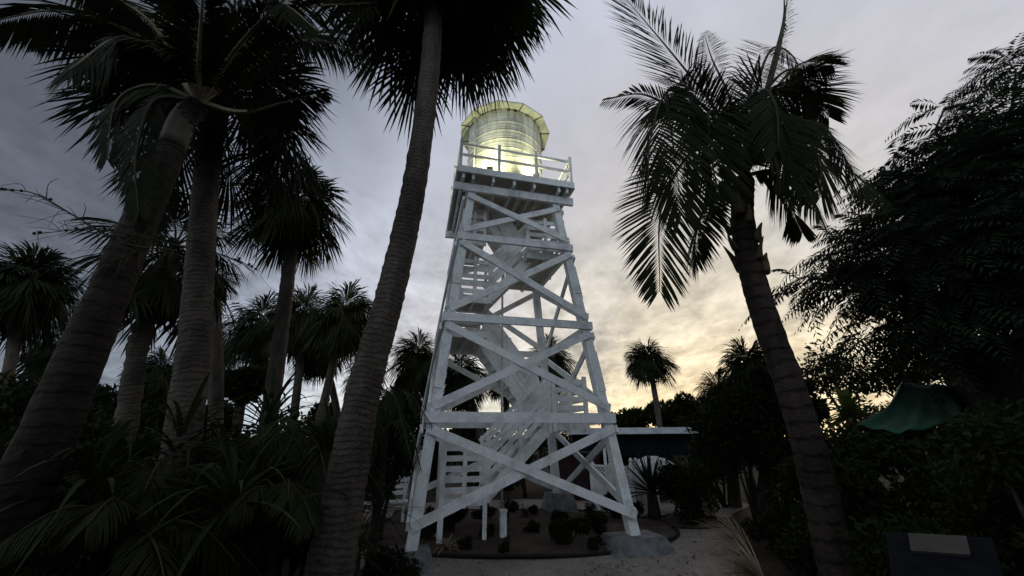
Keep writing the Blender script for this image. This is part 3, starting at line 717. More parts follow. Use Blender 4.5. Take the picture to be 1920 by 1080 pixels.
FR_L = [([cL, (270, 75, 2.9), (120, 20, 2.8), (-40, 45, 2.7)], {'hang': .8}),
        ([cL, (340, 20, 2.7), (240, -120, 2.3)], {}),
        ([cL, (430, 115, 3.0), (560, 20, 3.1), (700, 5, 3.2)], {'hang': .8}),
        ([cL, (440, 150, 3.2), (560, 70, 3.5), (690, 105, 3.7)], {'hang': .9}),
        ([cL, (450, 210, 2.95), (520, 195, 3.0), (610, 170, 3.05)], {'L': .30, 'start': .4, 'hang': .5}),
        ([cL, (290, 190, 2.9), (255, 290, 2.85), (260, 400, 2.85)], {'hang': .1, 'L': .36, 'normal': (0, -1, .2), 'pale': 0}),
        ([cL, (300, 130, 3.3), (240, 150, 3.6), (220, 240, 3.7)], {'hang': .5, 'pale': 0}),
        ([cL, (375, 80, 2.6), (385, -80, 2.1)], {}), ([cL, (400, 60, 3.4), (440, -60, 3.9)], {}),
        ([cL, (470, 60, 2.7), (600, -60, 2.5)], {'hang': .7}), ([cL, (250, 20, 3.2), (60, -60, 3.4)], {'hang': .8}),
        ([cL, (330, 60, 3.5), (250, 10, 4.1), (150, 30, 4.5)], {'hang': .8}),
        ([cL, (500, 90, 3.9), (620, 60, 4.4), (720, 90, 4.7)], {'hang': .8}),
        ([cL, (330, 110, 2.7), (230, 70, 2.4), (130, 130, 2.2)], {'hang': .8}), ([cL, (360, 60, 2.9), (300, -60, 2.9)], {}),
        ([cL, (420, 80, 2.8), (520, 10, 2.6), (600, 60, 2.45)], {'hang': .8}), ([cL, (450, 40, 3.4), (560, -40, 3.8)], {'hang': .8}),
        ([cL, (280, 40, 2.8), (140, -40, 2.7)], {'hang': .8}), ([cL, (400, 20, 3.1), (430, -100, 3.2)], {'hang': .6}),
        ([cL, (310, 90, 3.1), (200, 40, 3.2), (60, 70, 3.2)], {'hang': .9}), ([cL, (460, 110, 3.5), (600, 70, 4.0), (700, 130, 4.2)], {'hang': .8}),
        ([cL, (290, 160, 3.0), (220, 190, 3.0), (200, 300, 3.0)], {'hang': .2, 'normal': (0, -1, .4), 'pale': 0}),
        ([cL, (320, 240, 3.3), (290, 330, 3.5), (285, 450, 3.55)], {'hang': .1, 'L': .45, 'normal': (0, -1, .2), 'pale': 0})]
tl, rs_ = coconut('coconut_palm', 'leaning smooth ringed palm at the far left with feathery fronds and pale leaf stems',
    tr((143, 691, 3.0), (211, 535, 3.0), (312, 300, 3.02), (345, 225, 3.0), (372, 195, 3.0)), .165, .10, 31, FR_L, 'trunk_smooth', True, .42, ring=.012, flare=.03, w=.012, n=105)
mb = MB(); mb.tube(spline([at(322, 275, 3.0), at(342, 228, 3.0), at(364, 200, 3.0), at(374, 188, 3.0)], 14), np.array([.145, .150, .152, .152, .15, .148, .145, .14, .13, .12, .105, .09, .07, .05])*.76, 16)
mb.build('crownshaft', noise_mat('smooth grey green sheath', (.045, .042, .030), (.085, .078, .058), 4, .5, .1), tl, True)
def stalk(parent, main, r, twigs, seed, name='flower_stalk'):
    rs = np.random.RandomState(seed); P = spline([at(*p) for p in main], 40); mb = MB(); mb.tube(P, np.linspace(r, r*.3, 40), 5)
    for k in range(twigs):
        i = rs.randint(6, 36); d = unit((P[min(39, i+3)]-P[i])+rs.normal(size=3)*.06); l = rs.uniform(.12, .38)
        Q = [P[i], P[i]+d*l*.5+rs.normal(size=3)*.03, P[i]+d*l+np.array([0, 0, -.06])+rs.normal(size=3)*.05]
        mb.tube(spline(Q, 8), np.linspace(r*.35, r*.15, 8), 4)
    for k in range(6):
        c = P[rs.randint(20, 40)]+rs.normal(size=3)*.01; mb.tube([c, c+[0, 0, .012], c+[0, 0, .024]], [.006, .014, .005], 6)
    mb.build(name, M['petiole_dk'], parent)
stalk(tl, [(330, 470, 3.0), (230, 455, 2.9), (140, 405, 2.8), (62, 362, 2.75), (-10, 356, 2.7)], .011, 22, 5)
stalk(tl, [(335, 460, 3.0), (250, 440, 2.9), (160, 430, 2.85), (60, 440, 2.8)], .008, 26, 6)
stalk(tl, [(340, 480, 3.0), (270, 470, 2.9), (200, 500, 2.85), (170, 530, 2.8)], .008, 26, 7)
stalk(tl, [(350, 450, 3.1), (420, 480, 3.2), (455, 492, 3.2), (490, 510, 3.2)], .006, 14, 8)

cR = (1395, 330, 4.5); TOC = (0, -1, .25)
FR_R = [([cR, (1345, 212, 4.3), (1270, 112, 4.1), (1165, -12, 3.9)], {'normal': (.2, -1, .35), 'hang': .04, 'L': 1.18, 'ang': (18, 34), 'vee': 0, 'n': 110, 'w': .012, 'ragged': .06}),
        ([cR, (1335, 215, 4.35), (1258, 168, 4.05), (1222, 250, 3.9), (1215, 350, 3.85)], {'hang': .25, 'L': 0.95, 'n': 105}),
        ([cR, (1300, 190, 4.2), (1252, 170, 4.0), (1262, 270, 3.85), (1280, 400, 3.8)], {'hang': .25, 'L': 0.92, 'n': 105, 'normal': (-.5, -1, .3)}),
        ([cR, (1310, 280, 4.2), (1243, 380, 4.0), (1236, 548, 3.9)], {'normal': TOC, 'hang': .10, 'L': 0.79, 'ang': (25, 35), 'vee': .05, 'n': 115, 'w': .0125, 'ragged': .06}),
        ([cR, (1290, 230, 4.4), (1210, 178, 4.3), (1130, 188, 4.25)], {'hang': .15, 'L': 0.38, 'n': 50}),
        ([cR, (1455, 250, 4.5), (1550, 285, 4.5), (1655, 375, 4.55)], {'normal': (.2, -1, .3), 'hang': .22, 'L': .80, 'vee': .1, 'n': 105}),
        ([cR, (1440, 325, 4.4), (1480, 380, 4.35), (1505, 437, 4.3)], {'L': 0.44, 'hang': .3}),
        ([cR, (1425, 210, 4.6), (1462, 90, 4.7), (1480, -30, 4.75)], {'L': .42, 'hang': .1, 'ragged': .5, 'r0': .07, 'ang': (55, 15)}),
        ([cR, (1430, 200, 4.65), (1452, 110, 4.75), (1470, 30, 4.8), (1468, -40, 4.85)], {'L': .36, 'hang': .4, 'ragged': .5, 'r0': .06, 'ang': (60, 15)}),
        ([cR, (1460, 240, 4.4), (1540, 235, 4.4), (1600, 320, 4.45)], {'L': .75, 'hang': .3, 'normal': (.3, -.9, .4)}),
        ([cR, (1440, 190, 4.7), (1500, 120, 4.9), (1560, 120, 5.0)], {'L': .6, 'hang': .4}),
        ([cR, (1435, 175, 4.6), (1490, 130, 4.8), (1530, 190, 5.0), (1545, 260, 5.05)], {'L': 0.92, 'hang': .1, 'normal': (.3, -.8, .4)}),
        ([cR, (1430, 230, 4.6), (1485, 200, 4.6), (1520, 270, 4.6), (1530, 330, 4.6)], {'L': 0.92, 'hang': .12, 'normal': (.3, -.8, .4)}),
        ([cR, (1420, 160, 4.7), (1450, 90, 4.9), (1490, 110, 5.1), (1505, 170, 5.2)], {'L': 0.92, 'hang': .1, 'normal': (.3, -.8, .4)}),
        ([cR, (1445, 250, 4.3), (1500, 240, 4.1), (1535, 300, 4.0), (1540, 370, 3.95)], {'L': 0.77, 'hang': .2, 'normal': (.3, -.8, .4)}),
        ([cR, (1440, 230, 4.9), (1490, 230, 5.2), (1530, 330, 5.3)], {'L': 0.79, 'hang': .2, 'normal': (.3, -.8, .4)}),
        ([cR, (1410, 240, 4.2), (1430, 170, 4.0), (1455, 200, 3.8), (1460, 280, 3.75)], {'L': 0.77, 'hang': .25, 'normal': (.3, -.8, .4)}),
        ([cR, (1365, 240, 4.3), (1330, 210, 4.0), (1335, 300, 3.9), (1350, 370, 3.9)], {'L': .66, 'hang': .4}),
        ([cR, (1420, 215, 4.3), (1455, 210, 4.0), (1462, 300, 3.9), (1450, 360, 3.9)], {'L': .66, 'hang': .4}),
        ([cR, (1440, 200, 4.4), (1490, 150, 4.3), (1535, 165, 4.2)], {'L': .75, 'hang': .25}),
        ([cR, (1450, 210, 4.8), (1510, 170, 4.9), (1555, 220, 5.0)], {'L': .75, 'hang': .3}),
        ([cR, (1350, 250, 4.7), (1300, 230, 4.9), (1280, 330, 5.0)], {'L': 0.77, 'hang': .25}),
        ([cR, (1370, 190, 4.9), (1335, 110, 5.2), (1320, 60, 5.4)], {'L': 0.64, 'hang': .2}),
        ([cR, (1345, 350, 4.4), (1310, 420, 4.3), (1300, 490, 4.3)], {'L': 0.58, 'hang': .3}),
        ([cR, (1420, 290, 4.2), (1470, 290, 3.9), (1540, 400, 3.75)], {'L': 0.64, 'hang': .5}),
        ([cR, (1400, 210, 4.5), (1410, 150, 4.5), (1425, 100, 4.6)], {'L': 0.64, 'hang': .4}),
        ([cR, (1380, 230, 4.7), (1370, 200, 5.2), (1360, 280, 5.4), (1350, 380, 5.4)], {'L': 0.64, 'hang': .3}),
        ([cR, (1430, 240, 4.8), (1460, 200, 5.2), (1490, 300, 5.3), (1480, 390, 5.3)], {'L': 0.64, 'hang': .3})]
tc, rs_ = coconut('coconut_palm', 'coconut palm right of the tower with banded trunk and ragged drooping fronds',
    tr((1560, 1020, 4.55), (1500, 780, 4.5), (1450, 640, 4.5), (1420, 550, 4.5), (1400, 470, 4.5), (1392, 400, 4.5), (1394, 340, 4.5)), .160, .140, 32, FR_R, 'trunk_coco', False, .82, n=100, ring=.02, flare=.05, w=.0135)
rs = np.random.RandomState(9)
for k in range(13):
    p = at(rs.uniform(1372, 1440), rs.uniform(395, 520), 4.5); az = rs.uniform(0, 6.28); d = np.array([math.cos(az), math.sin(az), 0])
    q = p*[0, 0, 1]+np.array([*at(1398, 460, 4.5)[:2], 0])+d*.13; l = rs.uniform(.12, .32)
    mb = MB(); mb.tube(spline([q+[0, 0, -.08], q+d*.05+[0, 0, .05], q+d*rs.uniform(.06, .14)+[0, 0, l]], 7), np.array([.09, .085, .07, .055, .04, .028, .012])*rs.uniform(.5, .8), 7)
    mb.build('leaf_base', M['boot'], tc, True)

# ------------------------------------------------------------------ palms further back
G = 'fan palms beyond the tower'
def farpalm(px, py, Y, rpx, basex, basey, label, seed, leaf='palm_dark', lean=None, n=34, lo=-.9, trunkr=.14, **kw):
    c = at(px, py, Y); zc = float((c-np.array([0, 0, EYE]))@FW); R = rpx*zc/FPX
    b = at(basex, basey, Y); d = c-b; g0 = b-d*(b[2]/d[2]); g0[2] = -.03
    if abs(g0[0]-b[0]) > 1.2: g0[0] = b[0]+1.2*np.sign(g0[0]-b[0])
    mid = (g0+c)/2+np.array([.1, 0, 0])
    rv = np.random.RandomState(seed*7); kw.setdefault('bias', tuple(rv.uniform(-.28, .28, 3)*[1, 1, .4])); n = int(n*rv.uniform(.75, 1.1))
    return sabal('sabal_palm', label, [g0, mid, c-[0, 0, R*.1]], trunkr, trunkr*.85, R*.66, int(n*1.5), seed, leaf=leaf, lo=lo, ns=40, Lp=R*.40, dead=kw.pop('dead', 3), group=G, droop=.34, **kw)
farpalm(1215, 668, 17, 48, 1238, 840, 'lone small fan palm silhouetted against the yellow sky right of the tower', 41, n=36, lo=-.42, trunkr=.13, dead=0)
farpalm(488, 600, 14, 70, 500, 780, 'dark fan palm leftmost of the cluster behind the mid-sized palm', 42)
farpalm(570, 585, 13, 68, 548, 760, 'fan palm standing behind the trunk of the mid-sized fan palm', 43, leaf='palm_mid')
farpalm(645, 580, 12.5, 68, 600, 760, 'leaning fan palm with greenest crown left of the tall leaning trunk', 44, leaf='palm_mid', n=42)
farpalm(605, 640, 15, 55, 625, 760, 'low fan palm with dry skirt under the greenest crown', 45, dead=10)
farpalm(690, 690, 15, 45, 680, 780, 'small fan palm partly hidden by the tall leaning trunk', 46)
farpalm(785, 665, 14, 58, 800, 790, 'fan palm just left of the tower frame', 47, leaf='palm_mid')
farpalm(865, 690, 13, 62, 885, 775, 'fan palm seen through the left part of the tower frame', 48, dead=6)
farpalm(948, 690, 16, 45, 945, 780, 'fan palm seen through the tower frame behind the supply pipe', 49)
farpalm(1030, 672, 14, 56, 1035, 800, 'fan palm seen through the right part of the tower frame', 50)
farpalm(1400, 680, 10, 62, 1420, 820, 'spiky fan palm close behind the coconut trunk', 51, lo=-.6)
farpalm(1345, 730, 11, 48, 1360, 830, 'low spiky fan palm at the edge of the yellow sky', 52, lo=-.5)
farpalm(52, 520, 8.5, 92, 8, 700, 'fan palm at the far left edge beyond the leaning ringed palm', 53, n=44, trunkr=.11)
farpalm(300, 690, 15, 50, 290, 800, 'thin distant fan palm between the two big left trunks', 54)
farpalm(402, 520, 8, 50, 398, 700, 'hanging fan palm crown behind the mossy trunk', 55, lo=-1.2, n=36, dead=5)
farpalm(395, 650, 14, 48, 392, 780, 'small distant fan palm right of the mossy trunk', 56)
farpalm(120, 640, 12, 60, 130, 780, 'dark distant fan palm behind the leaning ringed trunk', 57)

# ------------------------------------------------------------------ feathery tree on the right
def feather_tree(name, label, base, clumps, n, L0, seed, limbs):
    rs = np.random.RandomState(seed); t = thing(name, label, 'tree', base)
    C, R = [], []
    for px, py, Y, rp in clumps:
        c = at(px, py, Y); C.append(c); R.append(rp*float((c-[0, 0, EYE])@FW)/FPX)
    C = np.array(C); R = np.array(R); base = np.array(base, float)
    mb = MB(); fork = base+np.array([-.2, .1, 2.3]); mb.tube(spline([base, base+(fork-base)*.5+[.05, 0, 0], fork], 20), np.linspace(.27, .2, 20), 12, bumps=1+rs.uniform(-.05, .05, (20, 12))); mb.build('trunk', M['bark'], t, True)
    lb = MB()
    for k, (c, r) in enumerate(zip(C, R)):
        j = int(np.argmin([np.linalg.norm(c-C[i])+(0 if np.linalg.norm(C[i]-fork) < np.linalg.norm(c-fork)-.2 else 99) for i in range(len(C))]))
        s = C[j] if k > limbs and np.linalg.norm(C[j]-fork) < np.linalg.norm(c-fork) else fork
        m = (s+c)/2+rs.normal(size=3)*.12+[0, 0, .1]; lb.tube(spline([s, m, c], 12), np.linspace(.075 if s is fork else .04, .018, 12), 6)
    lb.build('limbs', M['bark'], t, True)
    wt = R**2*np.array([.42 if q[0] < 1690 else (.6 if q[1] < 300 else 1.0) for q in clumps]); k = rs.choice(len(C), n, p=wt/wt.sum()); d = unit3(rs.normal(size=(n, 3))+np.array([0, 0, .25]))
    fl = np.array([[1.35, 1.1, .42] if q[0] < 1700 else [1, 1, .85] for q in clumps])[k]
    O = C[k]+d*fl*(R[k]*rs.uniform(.15, .95, n)**.7)[:, None]
    tv = unit3(d*[1, 1, .35]+rs.normal(size=(n, 3))*.25+np.array([-.25, 0, -.05])); L = L0*rs.uniform(.6, 1.15, n)
    sv = unit3(np.cross(tv, np.array([0, 0, 1.0]))+rs.normal(size=(n, 3))*.15); K = 11; g = np.array([0, 0, -1.0]); V = []; 
    for q in range(K):
        u = (q+.7)/K; P = O+tv*(L*u)[:, None]+g*(L*.5*u*u)[:, None]; tq = unit3(tv+g*u)
        for sd in (-1, 1):
            l = (L*.30*math.sin(math.pi*(.18+.76*u)))[:, None]; pd = unit3(sd*sv*.85+tq*.5+g*.22+rs.normal(size=(n, 3))*.07); w = L[:, None]*.030
            V.append(np.stack([P, P+pd*l*.45+tq*w, P+pd*l+g*l*.15, P+pd*l*.45-tq*w], 1))
    V = np.concatenate(V).reshape(-1, 3); m = len(V)//4; mb = MB(); i = np.arange(m)*4
    mb.add(V, np.stack([i, i+1, i+2, i+3], 1).tolist()); mb.build('crown', M['feather'], t)
    return t
clR = [(1850, 600, 5.8, 60), (1720, 500, 6.0, 105), (1850, 480, 5.6, 125), (1905, 130, 6.5, 45), (1885, 230, 6.0, 75), (1810, 265, 6.3, 50), (1850, 350, 5.8, 105), (1735, 325, 6.5, 52), (1745, 400, 6.2, 75),
       (1690, 345, 6.8, 38), (1655, 440, 6.6, 62), (1675, 300, 6.6, 22), (1600, 460, 7.0, 42), (1555, 525, 6.8, 42), (1505, 535, 6.9, 34), (1530, 480, 6.9, 22), (1620, 535, 6.4, 60), (1685, 610, 6.3, 52), (1780, 610, 6.0, 60), (1880, 580, 5.7, 60),
       (1960, 300, 5.5, 110), (1960, 480, 5.4, 110), (1770, 205, 6.4, 22), (1850, 170, 6.3, 30), (1640, 640, 6.8, 34), (1730, 650, 6.4, 40)]
feather_tree('feathery_tree', 'large dark tree with feathery drooping leaf sprays at the right edge', (7.8, 6.2, 0), clR, 2700, .86, 61, 3)

# ------------------------------------------------------------------ broadleaf trees and shrubs
def tree(label, px, py, Y, rpx, n, size, seed, mat='broad', group='leafy trees along the skyline', clumps=14, flat=.75):
    c = at(px, py, Y); r = rpx*float((c-[0, 0, EYE])@FW)/FPX; rs = np.random.RandomState(seed)
    t = thing('broadleaf_tree', label, 'tree', (c[0], c[1], 0), group); base = np.array([c[0], c[1], -.05])
    C = []; RR = []
    for k in range(clumps):
        d = unit(rs.normal(size=3)); C.append(c+d*r*rs.uniform(.3, .8)*[1.15, 1, flat]); RR.append(r*rs.uniform(.25, .45)*np.array([1.1, 1.1, .8]))
    mb = MB(); leaf_cloud(mb, C, RR, n, size, rs, .3); mb.build('crown', M[mat], t)
    mb = MB(); mb.tube(spline([base, (base+c)/2+[.1, 0, 0], c], 10), np.linspace(.16, .06, 10), 8)
    for q in C[:7]: mb.tube(spline([base+(c-base)*.6, (base+(c-base)*.6+q)/2+[0, 0, .1], q], 7), np.linspace(.06, .02, 7), 5)
    mb.build('trunk', M['bark'], t, True); return t
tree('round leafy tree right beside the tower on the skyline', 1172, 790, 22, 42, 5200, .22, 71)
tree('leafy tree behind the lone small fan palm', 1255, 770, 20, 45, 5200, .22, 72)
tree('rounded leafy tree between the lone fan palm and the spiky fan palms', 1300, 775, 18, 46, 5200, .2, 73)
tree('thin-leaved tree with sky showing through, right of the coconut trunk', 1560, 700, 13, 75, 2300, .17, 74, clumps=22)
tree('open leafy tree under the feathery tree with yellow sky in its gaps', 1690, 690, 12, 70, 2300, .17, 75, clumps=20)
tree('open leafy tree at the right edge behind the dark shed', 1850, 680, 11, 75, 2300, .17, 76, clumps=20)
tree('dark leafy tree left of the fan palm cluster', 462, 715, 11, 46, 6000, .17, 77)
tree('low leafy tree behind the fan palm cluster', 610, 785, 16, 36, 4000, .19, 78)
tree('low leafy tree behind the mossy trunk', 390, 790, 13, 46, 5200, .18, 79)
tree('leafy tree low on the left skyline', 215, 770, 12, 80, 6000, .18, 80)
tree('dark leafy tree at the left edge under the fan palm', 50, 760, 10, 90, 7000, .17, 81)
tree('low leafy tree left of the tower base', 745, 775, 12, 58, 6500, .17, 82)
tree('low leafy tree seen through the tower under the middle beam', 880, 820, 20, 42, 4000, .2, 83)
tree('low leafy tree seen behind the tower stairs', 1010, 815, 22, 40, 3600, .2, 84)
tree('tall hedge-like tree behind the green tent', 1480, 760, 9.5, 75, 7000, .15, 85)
GS = 'dark shrubs round the clearing'
sh = lambda label, px, py, Y, R, n, size, seed, mat='broad', clumps=10: shrub('shrub', label, 'shrub', at(px, py, Y), R, n, size, seed, mat, clumps, GS)
sh('dense shrub between the path and the coconut trunk', 1410, 865, 9.3, (1.15, .9, 1.0), 7000, .10, 101)
sh('dark shrub behind the coconut trunk under the spiky fan palms', 1380, 790, 9.5, (1.1, 1.0, .9), 6500, .12, 102)
sh('broad dark shrub right of the coconut trunk below the tent', 1650, 905, 5.6, (1.0, .8, .70), 8000, .09, 103)
sh('dark shrub behind the small plaque stand', 1830, 930, 4.7, (.8, .7, .75), 8000, .075, 104)
sh('dark shrub at the bottom right corner', 1930, 960, 3.3, (.7, .7, .7), 6000, .07, 105)
sh('dark shrub just right of the foot of the coconut trunk', 1570, 985, 6.0, (.65, .6, .65), 6000, .075, 106)
sh('dark shrub at the far right under the shed roof', 1880, 860, 5.0, (.9, .8, .62), 7000, .085, 107)
sh('dark shrub in front of the leafy tree at the left edge', 80, 880, 5.0, (1.0, .9, .8), 7000, .09, 108)
sh('dark shrub at the foot of the mossy trunk', 330, 880, 5.6, (1.0, .8, .75), 7000, .09, 109)
sh('dark shrub behind the long strap leaves left of the tall leaning trunk', 520, 860, 6.6, (1.15, .9, .75), 8000, .09, 110)
sh('dark shrub between the tall leaning trunk and the tower leg', 725, 850, 7.6, (.62, .7, .95), 7000, .09, 111)
sh('dark shrub low beside the foot of the tall leaning trunk', 540, 1000, 4.4, (.7, .6, .45), 5500, .075, 112)
sh('dark shrub at the bottom left corner', 120, 1040, 3.2, (.8, .6, .45), 5500, .07, 113)
sh('dark shrub at the bottom edge between the left palms', 360, 1030, 3.9, (.8, .6, .4), 5500, .07, 114)
sh('small rounded shrub at the bottom edge beside the front left tower footing', 735, 1060, 5.4, (.36, .3, .24), 3800, .045, 115)
sh('round green shrub seen under the tower stairs', 985, 862, 13, (.75, .6, .45), 4000, .09, 116)
sh('dark feathery shrub right of the spiky plant by the fence', 1300, 905, 8.8, (.65, .6, .8), 6500, .085, 117)
sh('low dark shrub along the path below the coconut trunk', 1545, 1030, 5.8, (.55, .5, .42), 5000, .07, 118)
# plants with long leaves
GP = 'long-leaved plants on the left'
def sp(label, px, py, Y, L, n, w, seed, mat='strap', **k):
    c = at(px, py, Y); h = max(.05, c[2]); strap_plant('strap_leaf_plant', label, 'plant', (c[0], c[1], 0), L, n, w, seed, mat, h=h, group=GP, **k)
sp('long strap-leaved plant arching between the mossy trunk and the tall leaning trunk', 500, 800, 5.0, 1.35, 34, .026, 121)
sp('strap-leaved plant with drooping leaves low at the left', 330, 850, 4.0, 1.2, 34, .026, 122)
sp('strap-leaved plant against the tall leaning trunk', 610, 850, 4.6, 1.0, 30, .022, 123)
sp('strap-leaved plant hanging over the bottom left', 170, 930, 3.3, 1.15, 34, .026, 124)
sp('strap-leaved plant with long hanging leaves near the bottom edge', 430, 950, 3.6, 1.15, 34, .024, 125)
sp('thin-leaved plant between the tall leaning trunk and the tower leg', 705, 960, 5.6, .8, 40, .012, 126)
sp('thin-leaved plant at the bottom edge right of the tall leaning trunk', 668, 1040, 4.6, .7, 40, .012, 127)
# small feather palm reaching over the left tower leg
rs = np.random.RandomState(17); c = at(722, 800, 5.6)
t = thing('feather_palm', 'small feather palm whose frond tips reach over the left tower leg', 'palm', (c[0], c[1], 0), 'small feather palms under the tall palms')
mb = MB(); mb.tube(spline([dn(c, -.02), (dn(c)+c)/2+[.03, 0, 0], c], 12), np.linspace(.06, .04, 12), 9); mb.build('trunk', M['trunk_ring'], t, True)
for p in ([(760, 735, 5.5), (812, 800, 5.4)], [(690, 740, 5.6), (650, 800, 5.6)], [(735, 735, 5.2), (770, 860, 4.95)], [(700, 760, 5.2), (690, 880, 5.0)], [(725, 730, 6.0), (740, 740, 6.4)], [(760, 790, 5.4), (790, 880, 5.3)], [(680, 780, 5.4), (655, 870, 5.3)]):
    mb, pmb = MB(), MB(); pinnate(mb, pmb, [c]+[at(*q) for q in p], rs, n=34, Lmax=.26, hang=.25, w=.008, r0=.012); fo = mb.build('frond', M['strap'], t); pmb.build('leaf_stem', M['petiole_dk'], fo)

def small_palm(label, c, seed, nf, L, Lm):
    rs = np.random.RandomState(seed); t = thing('feather_palm', label, 'palm', (c[0], c[1], 0), 'small feather palms under the tall palms')
    mb = MB(); mb.tube(spline([dn(c, -.02), (dn(c)+c)/2+[.03, 0, 0], c], 12), np.linspace(.06, .04, 12), 9); mb.build('trunk', M['trunk_ring'], t, True)
    for k in range(nf):
        az = k*2.4+rs.uniform(-.3, .3); e = rs.uniform(.35, 1.15); l = L*rs.uniform(.8, 1.15); d = np.array([math.cos(az)*math.cos(e), math.sin(az)*math.cos(e), math.sin(e)])
        p = [c+d*l*q+np.array([0, 0, -.75*l*q*q]) for q in (0, .33, .66, 1)]
        mb, pmb = MB(), MB(); pinnate(mb, pmb, p, rs, n=46, Lmax=Lm, hang=.4, w=.0065, r0=.013); fo = mb.build('frond', M['palm_mid'], t); pmb.build('leaf_stem', M['petiole_dk'], fo)
small_palm('small feather palm arching over the shrubs between the mossy trunk and the leaning trunk', at(560, 830, 4.9), 201, 13, 1.25, .34)
small_palm('small feather palm at the lower left in front of the mossy trunk', at(300, 900, 3.9), 202, 13, 1.2, .32)
small_palm('small feather palm with drooping fronds at the bottom left beside the smooth ringed trunk', at(230, 1000, 3.3), 203, 12, 1.0, .28)
small_palm('small feather palm low against the foot of the tall leaning trunk', at(520, 960, 3.9), 204, 12, 1.0, .28)

# ------------------------------------------------------------------ planting in and round the bed
GB = 'low plants in the bed under the tower'
def bedshrub(label, px, py, R, n, size, seed, mat='broad', z=0.05):
    g = ground(px, py, z); return shrub('bed_plant', label, 'plant', (g[0], g[1], z+R[2]*.8), R, n, size, seed, mat, 7, GB)
bedshrub('small round dark plant at the front of the bed right of the white post', 948, 1036, (.13, .13, .12), 900, .035, 131)
bedshrub('large dark rounded plant in front of the middle of the bed', 1068, 1020, (.36, .28, .24), 4200, .05, 132)
bedshrub('dark bushy plant beside the front right tower leg', 1155, 972, (.30, .26, .34), 3800, .05, 133)
bedshrub('dark plant between the large rounded plant and the front right footing', 1120, 1000, (.26, .22, .2), 2400, .045, 134)
bedshrub('tiny dark plant in front of the front right footing', 1163, 1018, (.07, .07, .07), 420, .03, 135)
bedshrub('small dark plant left of the rear right footing', 1003, 966, (.17, .16, .14), 1300, .04, 136)
bedshrub('low dark plant in front of the rear right footing', 1050, 980, (.20, .16, .12), 1500, .04, 137)
bedshrub('reddish dark plant right of the rear right footing', 1108, 962, (.16, .15, .16), 1200, .035, 138)
bedshrub('dark plant against the front left tower leg', 800, 1012, (.26, .24, .28), 3200, .05, 139)
bedshrub('dark plant under the lower stair landing', 850, 1000, (.32, .3, .30), 3600, .05, 140)
bedshrub('low dark plant behind the stair landing posts', 905, 975, (.25, .2, .2), 2200, .045, 141)
def gplant(label, px, py, z, L, n, w, seed, mat, **k):
    g = ground(px, py, .05); return strap_plant('spiky_plant', label, 'plant', (g[0], g[1], 0), L, n, w, seed, mat, h=z, **k)
gplant('spiky plant with thin arching leaves behind the white post', 950, 985, .34, .62, 26, .011, 151, 'agave', sag=.30)
gplant('low grassy plant at the left front of the bed', 838, 1030, .06, .42, 44, .007, 152, 'straw', sag=.5)
gplant('thin grassy tuft beside the front left tower footing', 770, 1050, .06, .50, 40, .008, 153, 'straw', sag=.5)
gplant('large stiff spiky plant in front of the white fence', 1228, 972, .55, 1.05, 54, .036, 154, 'agave', sag=.05, el=(1.45, -.25), tr=.12)
gplant('smaller stiff spiky plant right of the large one by the fence', 1290, 962, .35, .75, 40, .028, 155, 'agave', sag=.08, el=(1.45, -.1), tr=.09)
GR = 'pale grass clumps along the path'
def pg(label, px, py, L, n, seed, az):
    g = ground(px, py); t = strap_plant('grass_clump', label, 'grass', (g[0], g[1], 0), L, n, .011, seed, 'straw', h=.05, el=(1.25, .35), sag=.40, az0=az, azr=.9, group=GR, tr=.03); return t
pg('pale arching grass clump at the path edge below the spiky plants', 1345, 975, .95, 70, 161, 2.9)
pg('pale arching grass clump at the path edge, middle of three', 1405, 1040, .95, 80, 162, 2.8)
pg('pale arching grass clump at the bottom edge beside the coconut trunk', 1440, 1110, .95, 90, 163, 2.7)
bedshrub('low dark plant left of the white post', 912, 1012, (.16, .15, .13), 1200, .04, 142)
bedshrub('low dark plant right of the spiky plant behind the white post', 1000, 1000, (.20, .17, .13), 1500, .04, 143)
bedshrub('small plant near the front edge of the bed left of the stair posts', 872, 1030, (.13, .12, .11), 900, .035, 144)
bedshrub('low spreading plant at the front edge of the bed right of the large rounded plant', 1118, 1030, (.17, .13, .09), 1100, .035, 145)
bedshrub('small plant at the right end of the bed behind the front right footing', 1195, 965, (.18, .16, .16), 1300, .04, 146)
bedshrub('small plant at the rear of the bed behind the white post', 962, 960, (.18, .16, .16), 1200, .04, 147)
gplant('thin leaved tuft at the rear of the bed near the supply pipe', 985, 972, .08, .42, 36, .008, 156, 'strap', sag=.4)
# small second bed with edging at the spiky plants
g1 = ground(1290, 985); mb = MB(); V = []
for a in np.linspace(0, 2*np.pi, 40)[:-1]: V.append((g1[0]+1.15*math.cos(a), g1[1]+.55*math.sin(a)+.2, .03+nr.uniform(-.006, .01)))
mb.add([(g1[0], g1[1]+.2, .07)]+V, [(0, i+1, (i+1) % 39+1) for i in range(39)]); tag(mb.build('side_bed', M['mulch'], None, True), kind='structure')
mb = MB(); V.append(V[0]); mb.tube([(v[0], v[1], .035) for v in V], .026, 6, cap=False)
tag(mb.build('bed_edging', M['bark'], smooth=True), 'dark edging strip round the small bed of spiky plants', 'edging')
g = ground(1278, 966, .1); mb = MB(); mb.box((g[0], g[1], .10), (.34, .05, .045), TM); mb.box((g[0]-.25, g[1]+.02, .03), (.04, .04, .03), TM); mb.box((g[0]+.25, g[1]+.02, .03), (.04, .04, .03), TM)
tag(mb.build('plank', M['concrete']), 'short pale plank lying at the foot of the spiky plants', 'plank')

